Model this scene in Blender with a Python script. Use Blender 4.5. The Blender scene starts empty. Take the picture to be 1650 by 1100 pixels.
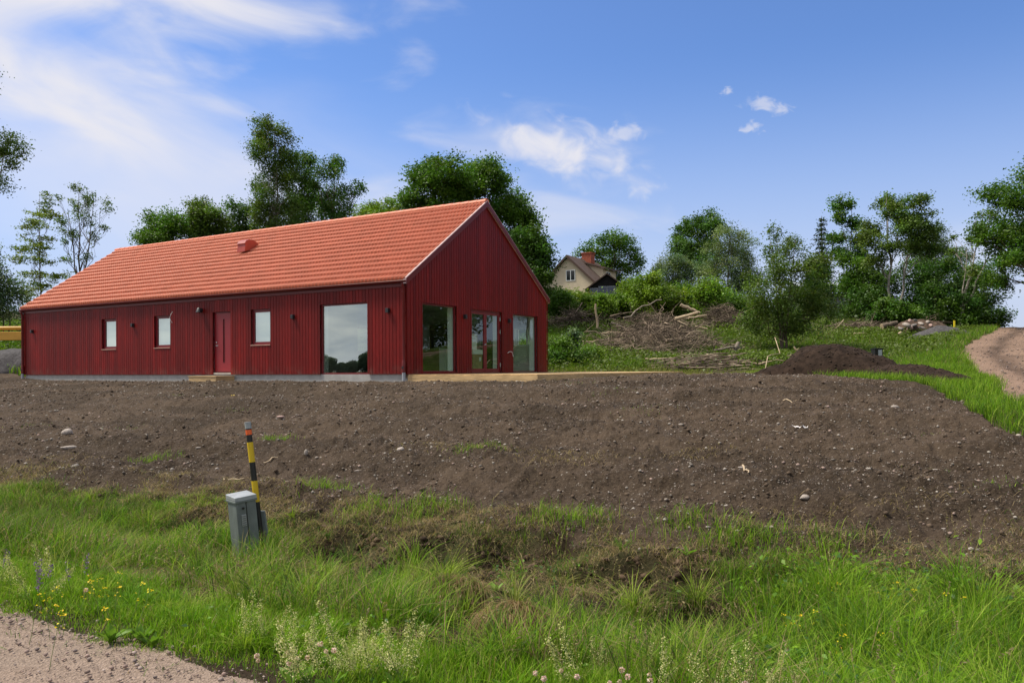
import bpy, bmesh, math, random
import numpy as np
from mathutils import Vector, Matrix

S = bpy.context.scene
COL = S.collection
RNG = np.random.default_rng(7)
random.seed(11)

# ------------------------------------------------------------------ camera
F_PX, HOR, EYE = 1293.5, 593.5, 1.6          # focal length and horizon row of the 1650 px photograph, eye height
ROLL = 0.006
cd = bpy.data.cameras.new('camera')
cam = bpy.data.objects.new('camera', cd); COL.objects.link(cam)
cd.sensor_width = 36.0
cd.lens = 36.0 * F_PX / 1650.0
cd.shift_y = (HOR - 550.0) / 1650.0
cd.clip_start = 0.05; cd.clip_end = 3000.0
cam.location = (0, 0, EYE)
cam.rotation_euler = (math.radians(90), ROLL, 0)
S.camera = cam

# ------------------------------------------------------------------ light and exposure
S.view_settings.view_transform = 'Standard'
S.view_settings.look = 'None'
S.view_settings.gamma = 1.0
S.view_settings.exposure = 0.85
S.view_settings.use_curve_mapping = False
SUN_EL, SUN_AZ = math.radians(57), math.radians(-80)      # azimuth from +Y towards +X
sd = bpy.data.lights.new('sun', 'SUN'); so = bpy.data.objects.new('sun', sd); COL.objects.link(so)
sd.energy = 3.1; sd.angle = math.radians(12.0); sd.color = (1.0, 0.93, 0.80)
sv = Vector((math.cos(SUN_EL)*math.sin(SUN_AZ), math.cos(SUN_EL)*math.cos(SUN_AZ), math.sin(SUN_EL)))
so.rotation_euler = (-sv).to_track_quat('-Z', 'Y').to_euler()
so.location = (0, 0, 60)


class NT:
    """small node-tree writer"""
    def __init__(self, tree):
        self.t = tree; self.n = tree.nodes; self.l = tree.links
    def node(self, typ, **kw):
        nd = self.n.new(typ)
        for k, v in kw.items(): setattr(nd, k, v)
        return nd
    def put(self, sock, v):
        if isinstance(v, bpy.types.NodeSocket): self.l.new(v, sock)
        elif v is not None:
            if hasattr(sock.default_value, '__len__') and not hasattr(v, '__len__'): v = [v]*len(sock.default_value)
            if hasattr(sock.default_value, '__len__') and len(sock.default_value) == 4 and len(v) == 3: v = tuple(v)+(1,)
            sock.default_value = v
    def math(self, op, a, b=None, c=None, clamp=False):
        nd = self.node('ShaderNodeMath', operation=op); nd.use_clamp = clamp
        self.put(nd.inputs[0], a)
        if b is not None: self.put(nd.inputs[1], b)
        if c is not None: self.put(nd.inputs[2], c)
        return nd.outputs[0]
    def vmath(self, op, a, b=None, scale=None):
        nd = self.node('ShaderNodeVectorMath', operation=op)
        self.put(nd.inputs[0], a)
        if b is not None: self.put(nd.inputs[1], b)
        if scale is not None: self.put(nd.inputs['Scale'], scale)
        return nd.outputs['Value'] if op in ('DOT_PRODUCT', 'LENGTH') else nd.outputs[0]
    def mix(self, fac, a, b, blend='MIX'):
        nd = self.node('ShaderNodeMix', data_type='RGBA', blend_type=blend)
        self.put(nd.inputs['Factor'], fac); self.put(nd.inputs[6], a); self.put(nd.inputs[7], b)
        return nd.outputs[2]
    def noise(self, vec, scale, detail=4, rough=0.55, dist=0.0):
        nd = self.node('ShaderNodeTexNoise'); self.put(nd.inputs['Vector'], vec)
        nd.inputs['Scale'].default_value = scale; nd.inputs['Detail'].default_value = detail
        nd.inputs['Roughness'].default_value = rough; nd.inputs['Distortion'].default_value = dist
        return nd.outputs['Fac']
    def rng(self, v, a, b, c=0.0, d=1.0, smooth=True):
        nd = self.node('ShaderNodeMapRange'); nd.interpolation_type = 'SMOOTHSTEP' if smooth else 'LINEAR'
        self.put(nd.inputs[0], v)
        for i, q in zip((1, 2, 3, 4), (a, b, c, d)): self.put(nd.inputs[i], q)
        return nd.outputs[0]
    def mapping(self, vec, scale=(1, 1, 1), rot=(0, 0, 0), loc=(0, 0, 0)):
        nd = self.node('ShaderNodeMapping'); self.put(nd.inputs[0], vec)
        nd.inputs['Scale'].default_value = scale; nd.inputs['Rotation'].default_value = rot; nd.inputs['Location'].default_value = loc
        return nd.outputs[0]


def ray(px, py):
    """direction (x, 1, z) through a photo pixel"""
    dx, dy = px-825.0, py-HOR
    y = (dy+ROLL*dx)/(1+ROLL*ROLL); x = dx-ROLL*y
    return x/F_PX, -y/F_PX

def at(px, py, Y):
    a, b = ray(px, py)
    return np.array([a*Y, Y, EYE+b*Y])

# ------------------------------------------------------------------ sky
W = bpy.data.worlds.new('World'); S.world = W; W.use_nodes = True
wt = NT(W.node_tree); wt.n.clear()
sky = wt.node('ShaderNodeTexSky', sky_type='NISHITA')
sky.sun_disc = False; sky.sun_elevation = SUN_EL; sky.sun_rotation = SUN_AZ
sky.altitude = 100; sky.air_density = 1.0; sky.dust_density = 0.6; sky.ozone_density = 2.2
dirv = wt.node('ShaderNodeTexCoord').outputs['Generated']
sep = wt.node('ShaderNodeSeparateXYZ'); wt.put(sep.inputs[0], dirv)
SKYGAIN = 1.0
cloudsum = None
def blob(px, py, rx, ry, tilt, nscale, stretch, lo, hi, gain, seed):
    """a cloud: an elliptical patch of sky round one direction, broken up by noise"""
    a, b = ray(px, py); c = Vector((a, 1, b)).normalized()
    right = c.cross(Vector((0, 0, 1))).normalized(); up = right.cross(c)
    t = math.radians(tilt)
    e1 = right*math.cos(t)+up*math.sin(t); e2 = up*math.cos(t)-right*math.sin(t)
    u = wt.vmath('DOT_PRODUCT', dirv, tuple(e1*(F_PX/rx))); v = wt.vmath('DOT_PRODUCT', dirv, tuple(e2*(F_PX/ry)))
    cb = wt.node('ShaderNodeCombineXYZ'); wt.put(cb.inputs[0], u); wt.put(cb.inputs[1], v)
    ln = wt.vmath('LENGTH', cb.outputs[0])
    cn = wt.node('ShaderNodeCombineXYZ')
    wt.put(cn.inputs[0], wt.math('MULTIPLY', u, rx/ry/stretch)); wt.put(cn.inputs[1], v); cn.inputs[2].default_value = seed
    nz = wt.noise(cn.outputs[0], nscale, 8, 0.5, 0.5)
    val = wt.math('ADD', wt.math('SUBTRACT', 1.0, ln), wt.math('MULTIPLY', wt.math('SUBTRACT', nz, 0.5), 2.4))
    front = wt.math('GREATER_THAN', wt.vmath('DOT_PRODUCT', dirv, tuple(c)), 0.1)
    return wt.math('MULTIPLY', wt.math('MULTIPLY', wt.rng(val, lo, hi), gain), front)
blobs = [(240, -5, 420, 85, 5, 1.1, 2.5, -0.15, 1.15, 0.95, 1.3), (110, 135, 300, 95, -16, 1.2, 2.6, -0.15, 1.15, 0.92, 4.1),
         (80, 260, 520, 190, -10, 1.0, 3.0, -0.2, 1.3, 0.55, 8.8), (920, 248, 170, 50, -17, 1.3, 1.5, 0.02, 1.1, 0.88, 3.4),
         (1008, 212, 36, 20, 0, 1.0, 1.4, 0.15, 0.9, 0.5, 2.2), (860, 235, 260, 75, -8, 1.2, 2.4, 0.1, 1.2, 0.35, 6.2),
         (1233, 168, 44, 13, -18, 1.0, 1.6, 0.1, 0.9, 0.5, 5.5), (1212, 206, 22, 12, 0, 1.0, 1.2, 0.1, 0.9, 0.5, 7.5),
         (1172, 148, 14, 8, 0, 1.0, 1.2, 0.1, 0.9, 0.45, 9.5), (700, 330, 420, 60, -4, 1.1, 3.0, 0.0, 1.3, 0.45, 11.5),
         (1500, 430, 420, 70, 3, 1.1, 3.2, 0.0, 1.3, 0.35, 12.5)]
keep = None
for bl in blobs:
    o = wt.math('SUBTRACT', 1.0, blob(*bl))
    keep = o if keep is None else wt.math('MULTIPLY', keep, o)
# broken cloud over the rest of the sky, so that windows and light see a half clouded sky
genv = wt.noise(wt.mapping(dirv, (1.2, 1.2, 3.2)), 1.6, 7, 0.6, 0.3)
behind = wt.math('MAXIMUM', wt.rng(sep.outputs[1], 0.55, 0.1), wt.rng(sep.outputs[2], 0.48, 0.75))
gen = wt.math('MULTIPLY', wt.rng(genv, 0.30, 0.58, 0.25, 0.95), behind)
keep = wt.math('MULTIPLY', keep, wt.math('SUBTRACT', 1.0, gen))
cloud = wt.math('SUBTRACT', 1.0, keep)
elev = sep.outputs[2]
hz = wt.rng(elev, 0.37, -0.02, 0.0, 1.0)
base = wt.mix(1.0, sky.outputs[0], (0.56, 0.70, 0.95), 'MULTIPLY')
base = wt.mix(wt.math('MULTIPLY', hz, 0.92), base, (3.35, 3.65, 4.65))
shade = wt.rng(wt.noise(wt.mapping(dirv, (1.5, 1.5, 7.0)), 5.0, 6, 0.6, 0.4), 0.32, 0.66)
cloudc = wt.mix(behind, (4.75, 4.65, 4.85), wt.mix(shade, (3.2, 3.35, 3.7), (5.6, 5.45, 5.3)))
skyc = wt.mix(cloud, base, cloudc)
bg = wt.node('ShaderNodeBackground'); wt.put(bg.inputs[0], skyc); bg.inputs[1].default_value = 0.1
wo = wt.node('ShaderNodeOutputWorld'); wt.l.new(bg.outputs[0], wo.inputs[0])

# ------------------------------------------------------------------ helpers
def tag(o, label=None, cat=None, group=None, kind=None):
    if label: o['label'] = label
    if cat: o['category'] = cat
    if group: o['group'] = group
    if kind: o['kind'] = kind
    return o

def empty(name, loc=(0, 0, 0), rz=0.0, label=None, cat=None, group=None):
    o = bpy.data.objects.new(name, None); COL.objects.link(o)
    o.empty_display_size = 0.2
    o.location = loc; o.rotation_euler = (0, 0, rz)
    return tag(o, label, cat, group)

def npmesh(name, V, Q=None, T=None, mat=None, parent=None, col=None, smooth=False):
    """mesh object from arrays: V (n,3), quads (m,4), triangles (k,3), colour per vertex (n,3)"""
    V = np.asarray(V, np.float32)
    me = bpy.data.meshes.new(name)
    nq = 0 if Q is None else len(Q); nt = 0 if T is None else len(T)
    parts = []
    if nq: parts.append(np.asarray(Q, np.int32).ravel())
    if nt: parts.append(np.asarray(T, np.int32).ravel())
    loops = np.concatenate(parts) if parts else np.zeros(0, np.int32)
    me.vertices.add(len(V)); me.vertices.foreach_set('co', V.ravel())
    me.loops.add(len(loops)); me.loops.foreach_set('vertex_index', loops)
    me.polygons.add(nq+nt)
    tot = np.concatenate([np.full(nq, 4, np.int32), np.full(nt, 3, np.int32)])
    st = np.concatenate([[0], np.cumsum(tot)[:-1]]).astype(np.int32) if len(tot) else np.zeros(0, np.int32)
    me.polygons.foreach_set('loop_start', st); me.polygons.foreach_set('loop_total', tot)
    if smooth: me.polygons.foreach_set('use_smooth', np.ones(nq+nt, bool))
    if col is not None:
        at_ = me.color_attributes.new('Col', 'FLOAT_COLOR', 'POINT')
        c4 = np.ones((len(V), 4), np.float32); c4[:, :3] = col
        at_.data.foreach_set('color', c4.ravel())
    me.update(calc_edges=True); me.validate()
    if mat: me.materials.append(mat)
    o = bpy.data.objects.new(name, me); COL.objects.link(o)
    if parent: o.parent = parent
    return o

class MB:
    """collects simple solids and builds them as one mesh object"""
    def __init__(self): self.v = []; self.f = []; self.c = []; self.cur = 1.0
    def add(self, vs, fs):
        b = len(self.v); self.v += [tuple(p) for p in vs]; self.f += [tuple(i+b for i in f) for f in fs]
        self.c += [self.cur]*len(vs)
    def hexa(self, p):       # 8 corners: bottom 0-3 ring, top 4-7 ring
        self.add(p, [(0, 3, 2, 1), (4, 5, 6, 7), (0, 1, 5, 4), (1, 2, 6, 5), (2, 3, 7, 6), (3, 0, 4, 7)])
    def box(self, x0, x1, y0, y1, z0, z1, M=None):
        p = [(x0, y0, z0), (x1, y0, z0), (x1, y1, z0), (x0, y1, z0), (x0, y0, z1), (x1, y0, z1), (x1, y1, z1), (x0, y1, z1)]
        if M: p = [M(*q) for q in p]
        self.hexa(p)
    def quad(self, a, b, c, d): self.add([a, b, c, d], [(0, 1, 2, 3)])
    def tube(self, pts, rad, n=8, cap=True):
        pts = [Vector(p) for p in pts]
        if not hasattr(rad, '__len__'): rad = [rad]*len(pts)
        vs = []; fs = []; ref = None
        for i, p in enumerate(pts):
            t = (pts[min(i+1, len(pts)-1)]-pts[max(i-1, 0)]).normalized()
            if ref is None: ref = Vector((0, 0, 1)) if abs(t.z) < 0.9 else Vector((1, 0, 0))
            a = t.cross(ref).normalized(); b = a.cross(t).normalized(); ref = b
            for k in range(n):
                w = 2*math.pi*k/n; vs.append(p+(a*math.cos(w)+b*math.sin(w))*rad[i])
        for i in range(len(pts)-1):
            for k in range(n):
                k2 = (k+1) % n; fs.append((i*n+k, i*n+k2, (i+1)*n+k2, (i+1)*n+k))
        if cap: fs += [tuple(range(n))[::-1], tuple((len(pts)-1)*n+k for k in range(n))]
        self.add(vs, fs)
    def build(self, name, mat=None, parent=None, smooth=False, bevel=0.0, col=False):
        me = bpy.data.meshes.new(name); me.from_pydata(self.v, [], self.f); me.update()
        if col:
            a = me.color_attributes.new('Col', 'FLOAT_COLOR', 'POINT')
            c = np.ones((len(self.v), 4), np.float32); c[:, :3] = np.array(self.c, np.float32)[:, None]
            a.data.foreach_set('color', c.ravel())
        bm = bmesh.new(); bm.from_mesh(me); bmesh.ops.recalc_face_normals(bm, faces=bm.faces)
        if bevel: bmesh.ops.bevel(bm, geom=list(bm.edges), offset=bevel, segments=2, affect='EDGES', profile=0.5)
        if smooth:
            for f in bm.faces: f.smooth = True
        bm.to_mesh(me); bm.free()
        if smooth: me.set_sharp_from_angle(angle=math.radians(50))
        if mat: me.materials.append(mat)
        o = bpy.data.objects.new(name, me); COL.objects.link(o)
        if parent: o.parent = parent
        return o

def hash2(ix, iy, seed):
    h = (ix.astype(np.int64)*374761393+iy.astype(np.int64)*668265263+seed*1442695041) & 0xffffffff
    h = ((h ^ (h >> 13))*1274126177) & 0xffffffff
    h = (h ^ (h >> 16)) & 0xffffffff
    return h/4294967295.0
def vnoise(x, y, seed=0):
    x = np.asarray(x, float); y = np.asarray(y, float)
    ix = np.floor(x); iy = np.floor(y); fx = x-ix; fy = y-iy
    fx = fx*fx*(3-2*fx); fy = fy*fy*(3-2*fy)
    a = hash2(ix, iy, seed); b = hash2(ix+1, iy, seed); c = hash2(ix, iy+1, seed); d = hash2(ix+1, iy+1, seed)
    return a+(b-a)*fx+(c-a)*fy+(a-b-c+d)*fx*fy
def fbm(x, y, s, oct=4, seed=0):
    """value noise in -1..1, s = size of the largest feature"""
    r = 0; a = 1; t = 0
    for i in range(oct):
        r = r+a*(vnoise(x/s+i*17.3, y/s-i*9.1, seed+i)*2-1); t += a; a *= 0.55; s /= 2.03
    return r/t
def sstep(a, b, x):
    t = np.clip((x-a)/(b-a), 0, 1); return t*t*(3-2*t)

# ------------------------------------------------------------------ materials
def material(name):
    m = bpy.data.materials.new(name); m.use_nodes = True
    t = NT(m.node_tree); t.n.clear()
    out = t.node('ShaderNodeOutputMaterial')
    return m, t, out
def pbr(name, color, rough=0.6, spec=0.4, metal=0.0, var=0.12, vscale=3.0, bump=0.0, bscale=40.0, vec=None, attr=False, stretch=(1, 1, 1), coat=0.0, dark=None):
    m, t, out = material(name)
    b = t.node('ShaderNodeBsdfPrincipled'); t.l.new(b.outputs[0], out.inputs[0])
    tc = t.node('ShaderNodeTexCoord').outputs['Object']
    tv = t.mapping(tc, stretch)
    n1 = t.noise(tv, vscale, 5, 0.6)
    lo = tuple(c*(1-var) for c in color); hi = tuple(min(1, c*(1+var)) for c in color)
    c = t.mix(t.rng(n1, 0.3, 0.7), dark or lo, hi)
    if attr:
        ca = t.node('ShaderNodeVertexColor', layer_name='Col').outputs[0]
        c = t.mix(1.0, c, ca, 'MULTIPLY')
    t.put(b.inputs['Base Color'], c)
    b.inputs['Roughness'].default_value = rough; b.inputs['Specular IOR Level'].default_value = spec
    b.inputs['Metallic'].default_value = metal
    b.inputs['Coat Weight'].default_value = coat
    if bump:
        bn = t.node('ShaderNodeBump'); bn.inputs['Strength'].default_value = bump; bn.inputs['Distance'].default_value = 0.02
        t.put(bn.inputs['Height'], t.noise(tv, bscale, 4, 0.6)); t.l.new(bn.outputs[0], b.inputs['Normal'])
    return m
def leafmat(name, trans=0.35, rough=0.5, spec=0.25):
    m, t, out = material(name)
    ca = t.node('ShaderNodeVertexColor', layer_name='Col').outputs[0]
    d = t.node('ShaderNodeBsdfPrincipled'); t.put(d.inputs['Base Color'], ca)
    d.inputs['Roughness'].default_value = rough; d.inputs['Specular IOR Level'].default_value = spec
    tr = t.node('ShaderNodeBsdfTranslucent'); t.put(tr.inputs[0], t.mix(1.0, ca, (1.0, 1.15, 0.5), 'MULTIPLY'))
    mx = t.node('ShaderNodeMixShader'); mx.inputs[0].default_value = trans
    t.l.new(d.outputs[0], mx.inputs[1]); t.l.new(tr.outputs[0], mx.inputs[2]); t.l.new(mx.outputs[0], out.inputs[0])
    return m

def glassmat(name, tint=(0.80, 0.93, 0.85), base=0.10, top=0.55):
    """coated window glass: part mirror, part see-through, more mirror at a slant"""
    m, t, out = material(name)
    g = t.node('ShaderNodeBsdfGlossy'); g.inputs['Roughness'].default_value = 0.0; t.put(g.inputs[0], (0.86, 0.95, 0.92))
    tr = t.node('ShaderNodeBsdfTransparent'); t.put(tr.inputs[0], tint)
    lw = t.node('ShaderNodeLayerWeight'); lw.inputs[0].default_value = 0.5
    f = t.math('ADD', base, t.math('MULTIPLY', lw.outputs['Facing'], top), clamp=True)
    mx = t.node('ShaderNodeMixShader'); t.put(mx.inputs[0], f)
    t.l.new(tr.outputs[0], mx.inputs[1]); t.l.new(g.outputs[0], mx.inputs[2]); t.l.new(mx.outputs[0], out.inputs[0])
    return m

M = {}
M['leaf'] = leafmat('leaf'); M['grass'] = leafmat('grass_blade', 0.4, 0.55, 0.10)
M['bark'] = pbr('bark', (0.13, 0.10, 0.075), 0.9, 0.2, var=0.4, vscale=6, bump=0.4, bscale=12)
M['birch_bark'] = pbr('birch_bark', (0.30, 0.27, 0.23), 0.85, 0.2, var=0.5, vscale=4, bump=0.3, bscale=12)
M['pale_wood'] = pbr('peeled_wood', (0.43, 0.33, 0.215), 0.75, 0.3, var=0.2, vscale=5, bump=0.2)
M['stick'] = pbr('dead_twig', (0.20, 0.155, 0.115), 0.9, 0.15, var=0.45, vscale=2, attr=True)
# ------------------------------------------------------------------ terrain
TRACK_L = np.array([(15, -6, 0.0), (12, 2, 0.1), (9.9, 9, 0.55), (9.0, 14, 0.88), (11.5, 19, 1.06), (14, 24, 1.3), (15.8, 28, 1.6), (19, 34, 2.2),
                    (24.3, 42, 3.0), (30, 50, 3.75), (36.5, 60, 4.4), (46, 74, 4.0), (60, 95, 2.4), (85, 130, 1.0)], float)
def _track():
    P = TRACK_L; t = np.gradient(P[:, :2], axis=0); t /= np.linalg.norm(t, axis=1)[:, None]
    C = P.copy(); C[:, 0] += t[:, 1]*2.1; C[:, 1] -= t[:, 0]*2.1
    s = np.arange(len(C)); q = np.linspace(0, len(C)-1, 240)
    out = np.empty((240, 3))
    for k in range(3):                       # Catmull-Rom through the points
        i = np.clip(q.astype(int), 0, len(C)-2); f = q-i
        p0 = C[np.maximum(i-1, 0), k]; p1 = C[i, k]; p2 = C[i+1, k]; p3 = C[np.minimum(i+2, len(C)-1), k]
        out[:, k] = 0.5*(2*p1+(p2-p0)*f+(2*p0-5*p1+4*p2-p3)*f*f+(3*p1-p0-3*p2+p3)*f**3)
    return out
TRACK = _track()
NX, NY = 0.508, 0.862
def dist_road(x, y): return (x+3.37)*NX+(y-5.29)*NY
def along_road(x, y): return x*NY-y*NX
_d = np.arange(-60, 120, 0.05)
_z = np.interp(_d, [-60, -7, -5.5, -3, 0, 0.9, 1.7, 2.5, 3.4, 4.5, 6, 7.5, 8.2, 9.5, 11, 13, 15, 16.3, 18, 24, 120],
               [-0.6, -0.3, -0.03, 0.03, 0, 0.0, -0.26, -0.42, -0.30, -0.08, 0.14, 0.36, 0.42, 0.50, 0.70, 0.94, 1.12, 1.17, 1.24, 1.31, 1.35])
for _ in range(3): _z = np.convolve(np.pad(_z, 8, 'edge'), np.ones(17)/17, 'valid')
def track_dist(x, y):
    x = np.asarray(x, float); y = np.asarray(y, float); sh = x.shape; x = x.ravel(); y = y.ravel()
    best = np.full(x.shape, 1e9); bz = np.zeros(x.shape)
    A = TRACK[:-1]; B = TRACK[1:]
    for a, b in zip(A[::2], TRACK[2::2]):
        d = b-a; L = d[0]**2+d[1]**2
        t = np.clip(((x-a[0])*d[0]+(y-a[1])*d[1])/L, 0, 1)
        q = np.hypot(x-a[0]-t*d[0], y-a[1]-t*d[1]); z = a[2]+t*d[2]
        k = q < best; best = np.where(k, q, best); bz = np.where(k, z, bz)
    return best.reshape(sh), bz.reshape(sh)
def H(x, y):
    x = np.asarray(x, float); y = np.asarray(y, float)
    z = np.interp(dist_road(x, y), _d, _z)
    hill = np.interp(y, [-300, 34, 40, 46, 52, 58, 70, 85, 100, 130, 200, 700], [0, 0, 0.55, 1.5, 2.6, 3.5, 5.2, 7.0, 8.0, 8.5, 8.5, 8.0])
    z = z+hill*np.interp(x, [-300, -80, -30, 15, 30, 60, 150, 300], [0.5, 0.85, 1, 1, 0.85, 0.6, 0.3, 0.1])
    far = sstep(30, 50, np.hypot(x, y))
    z = z+far*0.35*fbm(x, y, 14, 3, 5)
    dt, zt = track_dist(x, y)
    w = 1-sstep(2.2, 6.5, dt)
    return z*(1-w)+zt*w
def h1(x, y): return float(H(np.array([x]), np.array([y]))[0])
def ground_at(px, py):
    """the point of the ground seen at a photo pixel"""
    a, b = ray(px, py)
    Y = np.concatenate([np.arange(3, 30, 0.02), np.arange(30, 160, 0.1)])
    g = H(a*Y, Y)-(EYE+b*Y)
    k = np.argmax(g >= 0) if (g >= 0).any() else len(Y)-1
    return np.array([a*Y[k], Y[k], float(H(a*Y[k:k+1], Y[k:k+1])[0])])

# house frame
HA = 0.537; CX, CY = -3.17, 24.35; FLOOR = 1.45; HL, HW = 21.2, 8.886
UX, UY = -math.cos(HA), math.sin(HA); VX, VY = math.sin(HA), math.cos(HA)
def hw(x, y): return np.array([CX+VX*x+UX*y, CY+VY*x+UY*y])        # house local to world

# the bare soil: outline in plan
SOIL = [tuple(ground_at(*p)[:2]) for p in [(-60, 790), (100, 792), (200, 800), (350, 812), (480, 838), (600, 856), (700, 850), (800, 858), (900, 874),
        (1000, 882), (1100, 892), (1250, 902), (1400, 918), (1560, 932), (1720, 944)]]
SOIL += [tuple(ground_at(1700, 735)[:2])] + [tuple(ground_at(*p)[:2]) for p in [(1650, 708), (1600, 682), (1560, 658), (1525, 637), (1495, 622)]]
SOIL += [(9.3, 20.5), (8.2, 25.6), (6.6, 28.2)]
SOIL += [tuple(hw(9.5, -4.49)), tuple(hw(0.3, -4.3)), tuple(hw(0.3, 0.3)), tuple(hw(0.3, 20.9)), (-25, 38.2), (-32, 40), (-48, 40), (-52, 26), (-30, 17)]
SOIL = np.array(SOIL)
def in_poly(x, y, P):
    r = np.zeros(x.shape, bool); n = len(P); j = n-1
    for i in range(n):
        xi, yi = P[i]; xj, yj = P[j]
        r ^= ((yi > y) != (yj > y)) & (x < (xj-xi)*(y-yi)/(yj-yi+1e-12)+xi); j = i
    return r
def edge_dist(x, y, P):
    best = np.full(x.shape, 1e9)
    for i in range(len(P)):
        a = P[i-1]; b = P[i]; d = b-a; t = np.clip(((x-a[0])*d[0]+(y-a[1])*d[1])/(d@d), 0, 1)
        best = np.minimum(best, np.hypot(x-a[0]-t*d[0], y-a[1]-t*d[1]))
    return best
HOUSE = np.array([hw(-0.02, -0.02), hw(HW, -0.02), hw(HW, HL), hw(-0.02, HL)])
DECK = np.array([hw(0, -4.49), hw(12.2, -4.49), hw(12.2, 0), hw(0, 0)])
def soil_mask(x, y):
    nx = x+0.28*fbm(x, y, 0.9, 3, 31); ny = y+0.28*fbm(x, y, 0.9, 3, 47)
    return in_poly(nx, ny, SOIL)
def clods(x, y):
    """relief of the raked soil"""
    r = np.hypot(x, y)
    z = 0.08*fbm(x, y, 2.6, 3, 3)
    n = 1-np.abs(fbm(x, y, 0.42, 4, 9))*1.6; z += 0.065*n
    z += 0.060*np.maximum(fbm(x, y, 0.17, 3, 13), -0.15)*1.5+0.028*np.maximum(fbm(x, y, 0.06, 2, 17), 0)
    # terraces left by the grader, running along the road
    d = dist_road(x, y)+0.5*fbm(x, y, 3.5, 3, 23); s = along_road(x, y)
    z += 0.12*np.tanh((np.abs(((d*0.43+0.1) % 1)-0.5)-0.25)*14)*sstep(-0.25, 0.5, fbm(x, s*0, 7.0, 2, 29)+0.2)*0.6
    for d0, hh, sd in ((8.0, 0.10, 201), (10.1, 0.12, 202), (11.9, 0.08, 203), (13.6, 0.12, 204)):      # lips left by the blade
        q = d-d0+0.22*fbm(x, y, 2.2, 3, sd); z += hh*(np.clip(q/0.16, -1, 1)-np.clip(q/0.9, -1, 1))*0.5*sstep(-0.2, 0.25, fbm(s, s*0+d0, 5.0, 2, sd+9))
    return z
HOLE = ground_at(1345, 832)
BARE = [(ground_at(px, py), r) for px, py, r in ((540, 888, 0.42), (690, 892, 0.30), (830, 892, 0.5), (842, 1052, 0.30), (1130, 1018, 0.42), (1000, 925, 0.36), (1075, 950, 0.32), (310, 850, 0.32), (120, 845, 0.28), (720, 1045, 0.25), (600, 930, 0.25))]
def bare(x, y):
    k = np.ones_like(x)
    for c, r in BARE: k = k*(1-0.96*np.exp(-(((x-c[0])**2+(y-c[1])**2)*(1+0.9*fbm(x, y, 0.35, 3, 301))/(r*r))**1.5))
    return k
MOUNDS = [(ground_at(738, 992), 0.30, 0.30), (ground_at(838, 1035), 0.26, 0.24), (ground_at(60, 800), 0.5, 0.15), (ground_at(1420, 835), 0.35, 0.10)]
def relief(x, y):
    m = soil_mask(x, y); e = edge_dist(x, y, SOIL)
    fade = sstep(0, 0.5, e)
    d = dist_road(x, y)
    dn = np.minimum(edge_dist(x, y, HOUSE), edge_dist(x, y, DECK))
    z = np.where(m, clods(x, y)*(0.35+0.65*fade)*(0.35+0.65*sstep(0, 1.2, dn))*np.interp(np.hypot(x, y), [0, 14, 26, 60], [1, 1.05, 0.75, 0.5]),
                 0.05*fbm(x, y, 0.8, 3, 61)*sstep(0.3, 1.2, d)+0.05*np.maximum(fbm(x, y, 0.25, 3, 63), 0)*sstep(0.8, 1.8, d))
    z += 0.16*np.maximum(fbm(x, y, 0.45, 4, 71), -0.25)*sstep(2.3, 3.3, d)*sstep(5.8, 4.2, d)
    z -= 0.22*np.exp(-((x-HOLE[0])**2/0.09+(y-HOLE[1])**2/0.06))
    for c, r in BARE: z -= 0.24*np.exp(-((((x-c[0])/1.25)**2+((y-c[1])/0.8)**2)*(1+0.6*fbm(x, y, 0.4, 3, 302))/(r*r))**3)
    for c, r, hh in MOUNDS: z += hh*np.exp(-((x-c[0])**2+(y-c[1])**2)/(r*r))
    return z

# one camera-independent sheet, finest where the photograph looks closest
ang = np.concatenate([np.linspace(-180, -41, 36)[:-1], np.linspace(-41, 41, 760), np.linspace(41, 180, 36)[1:-1]])
rad = np.concatenate([[0.3, 0.8, 1.5, 2.2, 2.8], np.exp(np.linspace(math.log(3.2), math.log(42), 600)), np.exp(np.linspace(math.log(42.7), math.log(900), 150))])
AG, RG = np.meshgrid(np.radians(ang), rad)
GX = RG*np.sin(AG); GY = RG*np.cos(AG)
GZ = H(GX, GY)
near = RG < 48
rel = np.zeros_like(GZ); rel[near] = relief(GX[near], GY[near])
dR = dist_road(GX, GY); dT, _zt = track_dist(GX, GY)
sm = np.zeros(GX.shape, bool); k = RG < 75; sm[k] = soil_mask(GX[k], GY[k])
wob = 0.16*fbm(GX, GY, 0.7, 3, 81)
road = (dR+wob < 0.10) & (dR > -5.6)
track = (dT+0.25*fbm(GX, GY, 0.9, 3, 83) < 2.1) & (GY > 2) & ~road
sm &= ~road & ~track
rel *= ~(track | road)
GZ = GZ+rel
rt = (track | road)
GZ += rt*(0.012*fbm(GX, GY, 0.5, 3, 91)+0.007*np.maximum(fbm(GX, GY, 0.06, 2, 92), 0)*(RG < 14))
rut = track*(-0.05*np.exp(-((dT-0.75)/0.22)**2))
GZ += rut
n_r, n_a = GX.shape
ii, jj = np.meshgrid(np.arange(n_r-1), np.arange(n_a), indexing='ij')
j2 = (jj+1) % n_a
quads = np.stack([ii*n_a+jj, (ii+1)*n_a+jj, (ii+1)*n_a+j2, ii*n_a+j2], -1).reshape(-1, 4)
def cellv(mask): return mask[:-1, :].reshape(-1)
cs, cr, ct = cellv(sm), cellv(road), cellv(track)
pit = np.zeros(len(quads), bool)
VERT = np.stack([GX.ravel(), GY.ravel(), GZ.ravel()], 1)
LANE = (1.08-0.55*np.exp(-((dT-0.75+0.25*fbm(GX, GY, 1.6, 2, 85))/0.36)**2)-0.22*sstep(0.1, 0.6, fbm(GX, GY, 2.2, 3, 86))).ravel()     # darker earth in the wheel tracks
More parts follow.
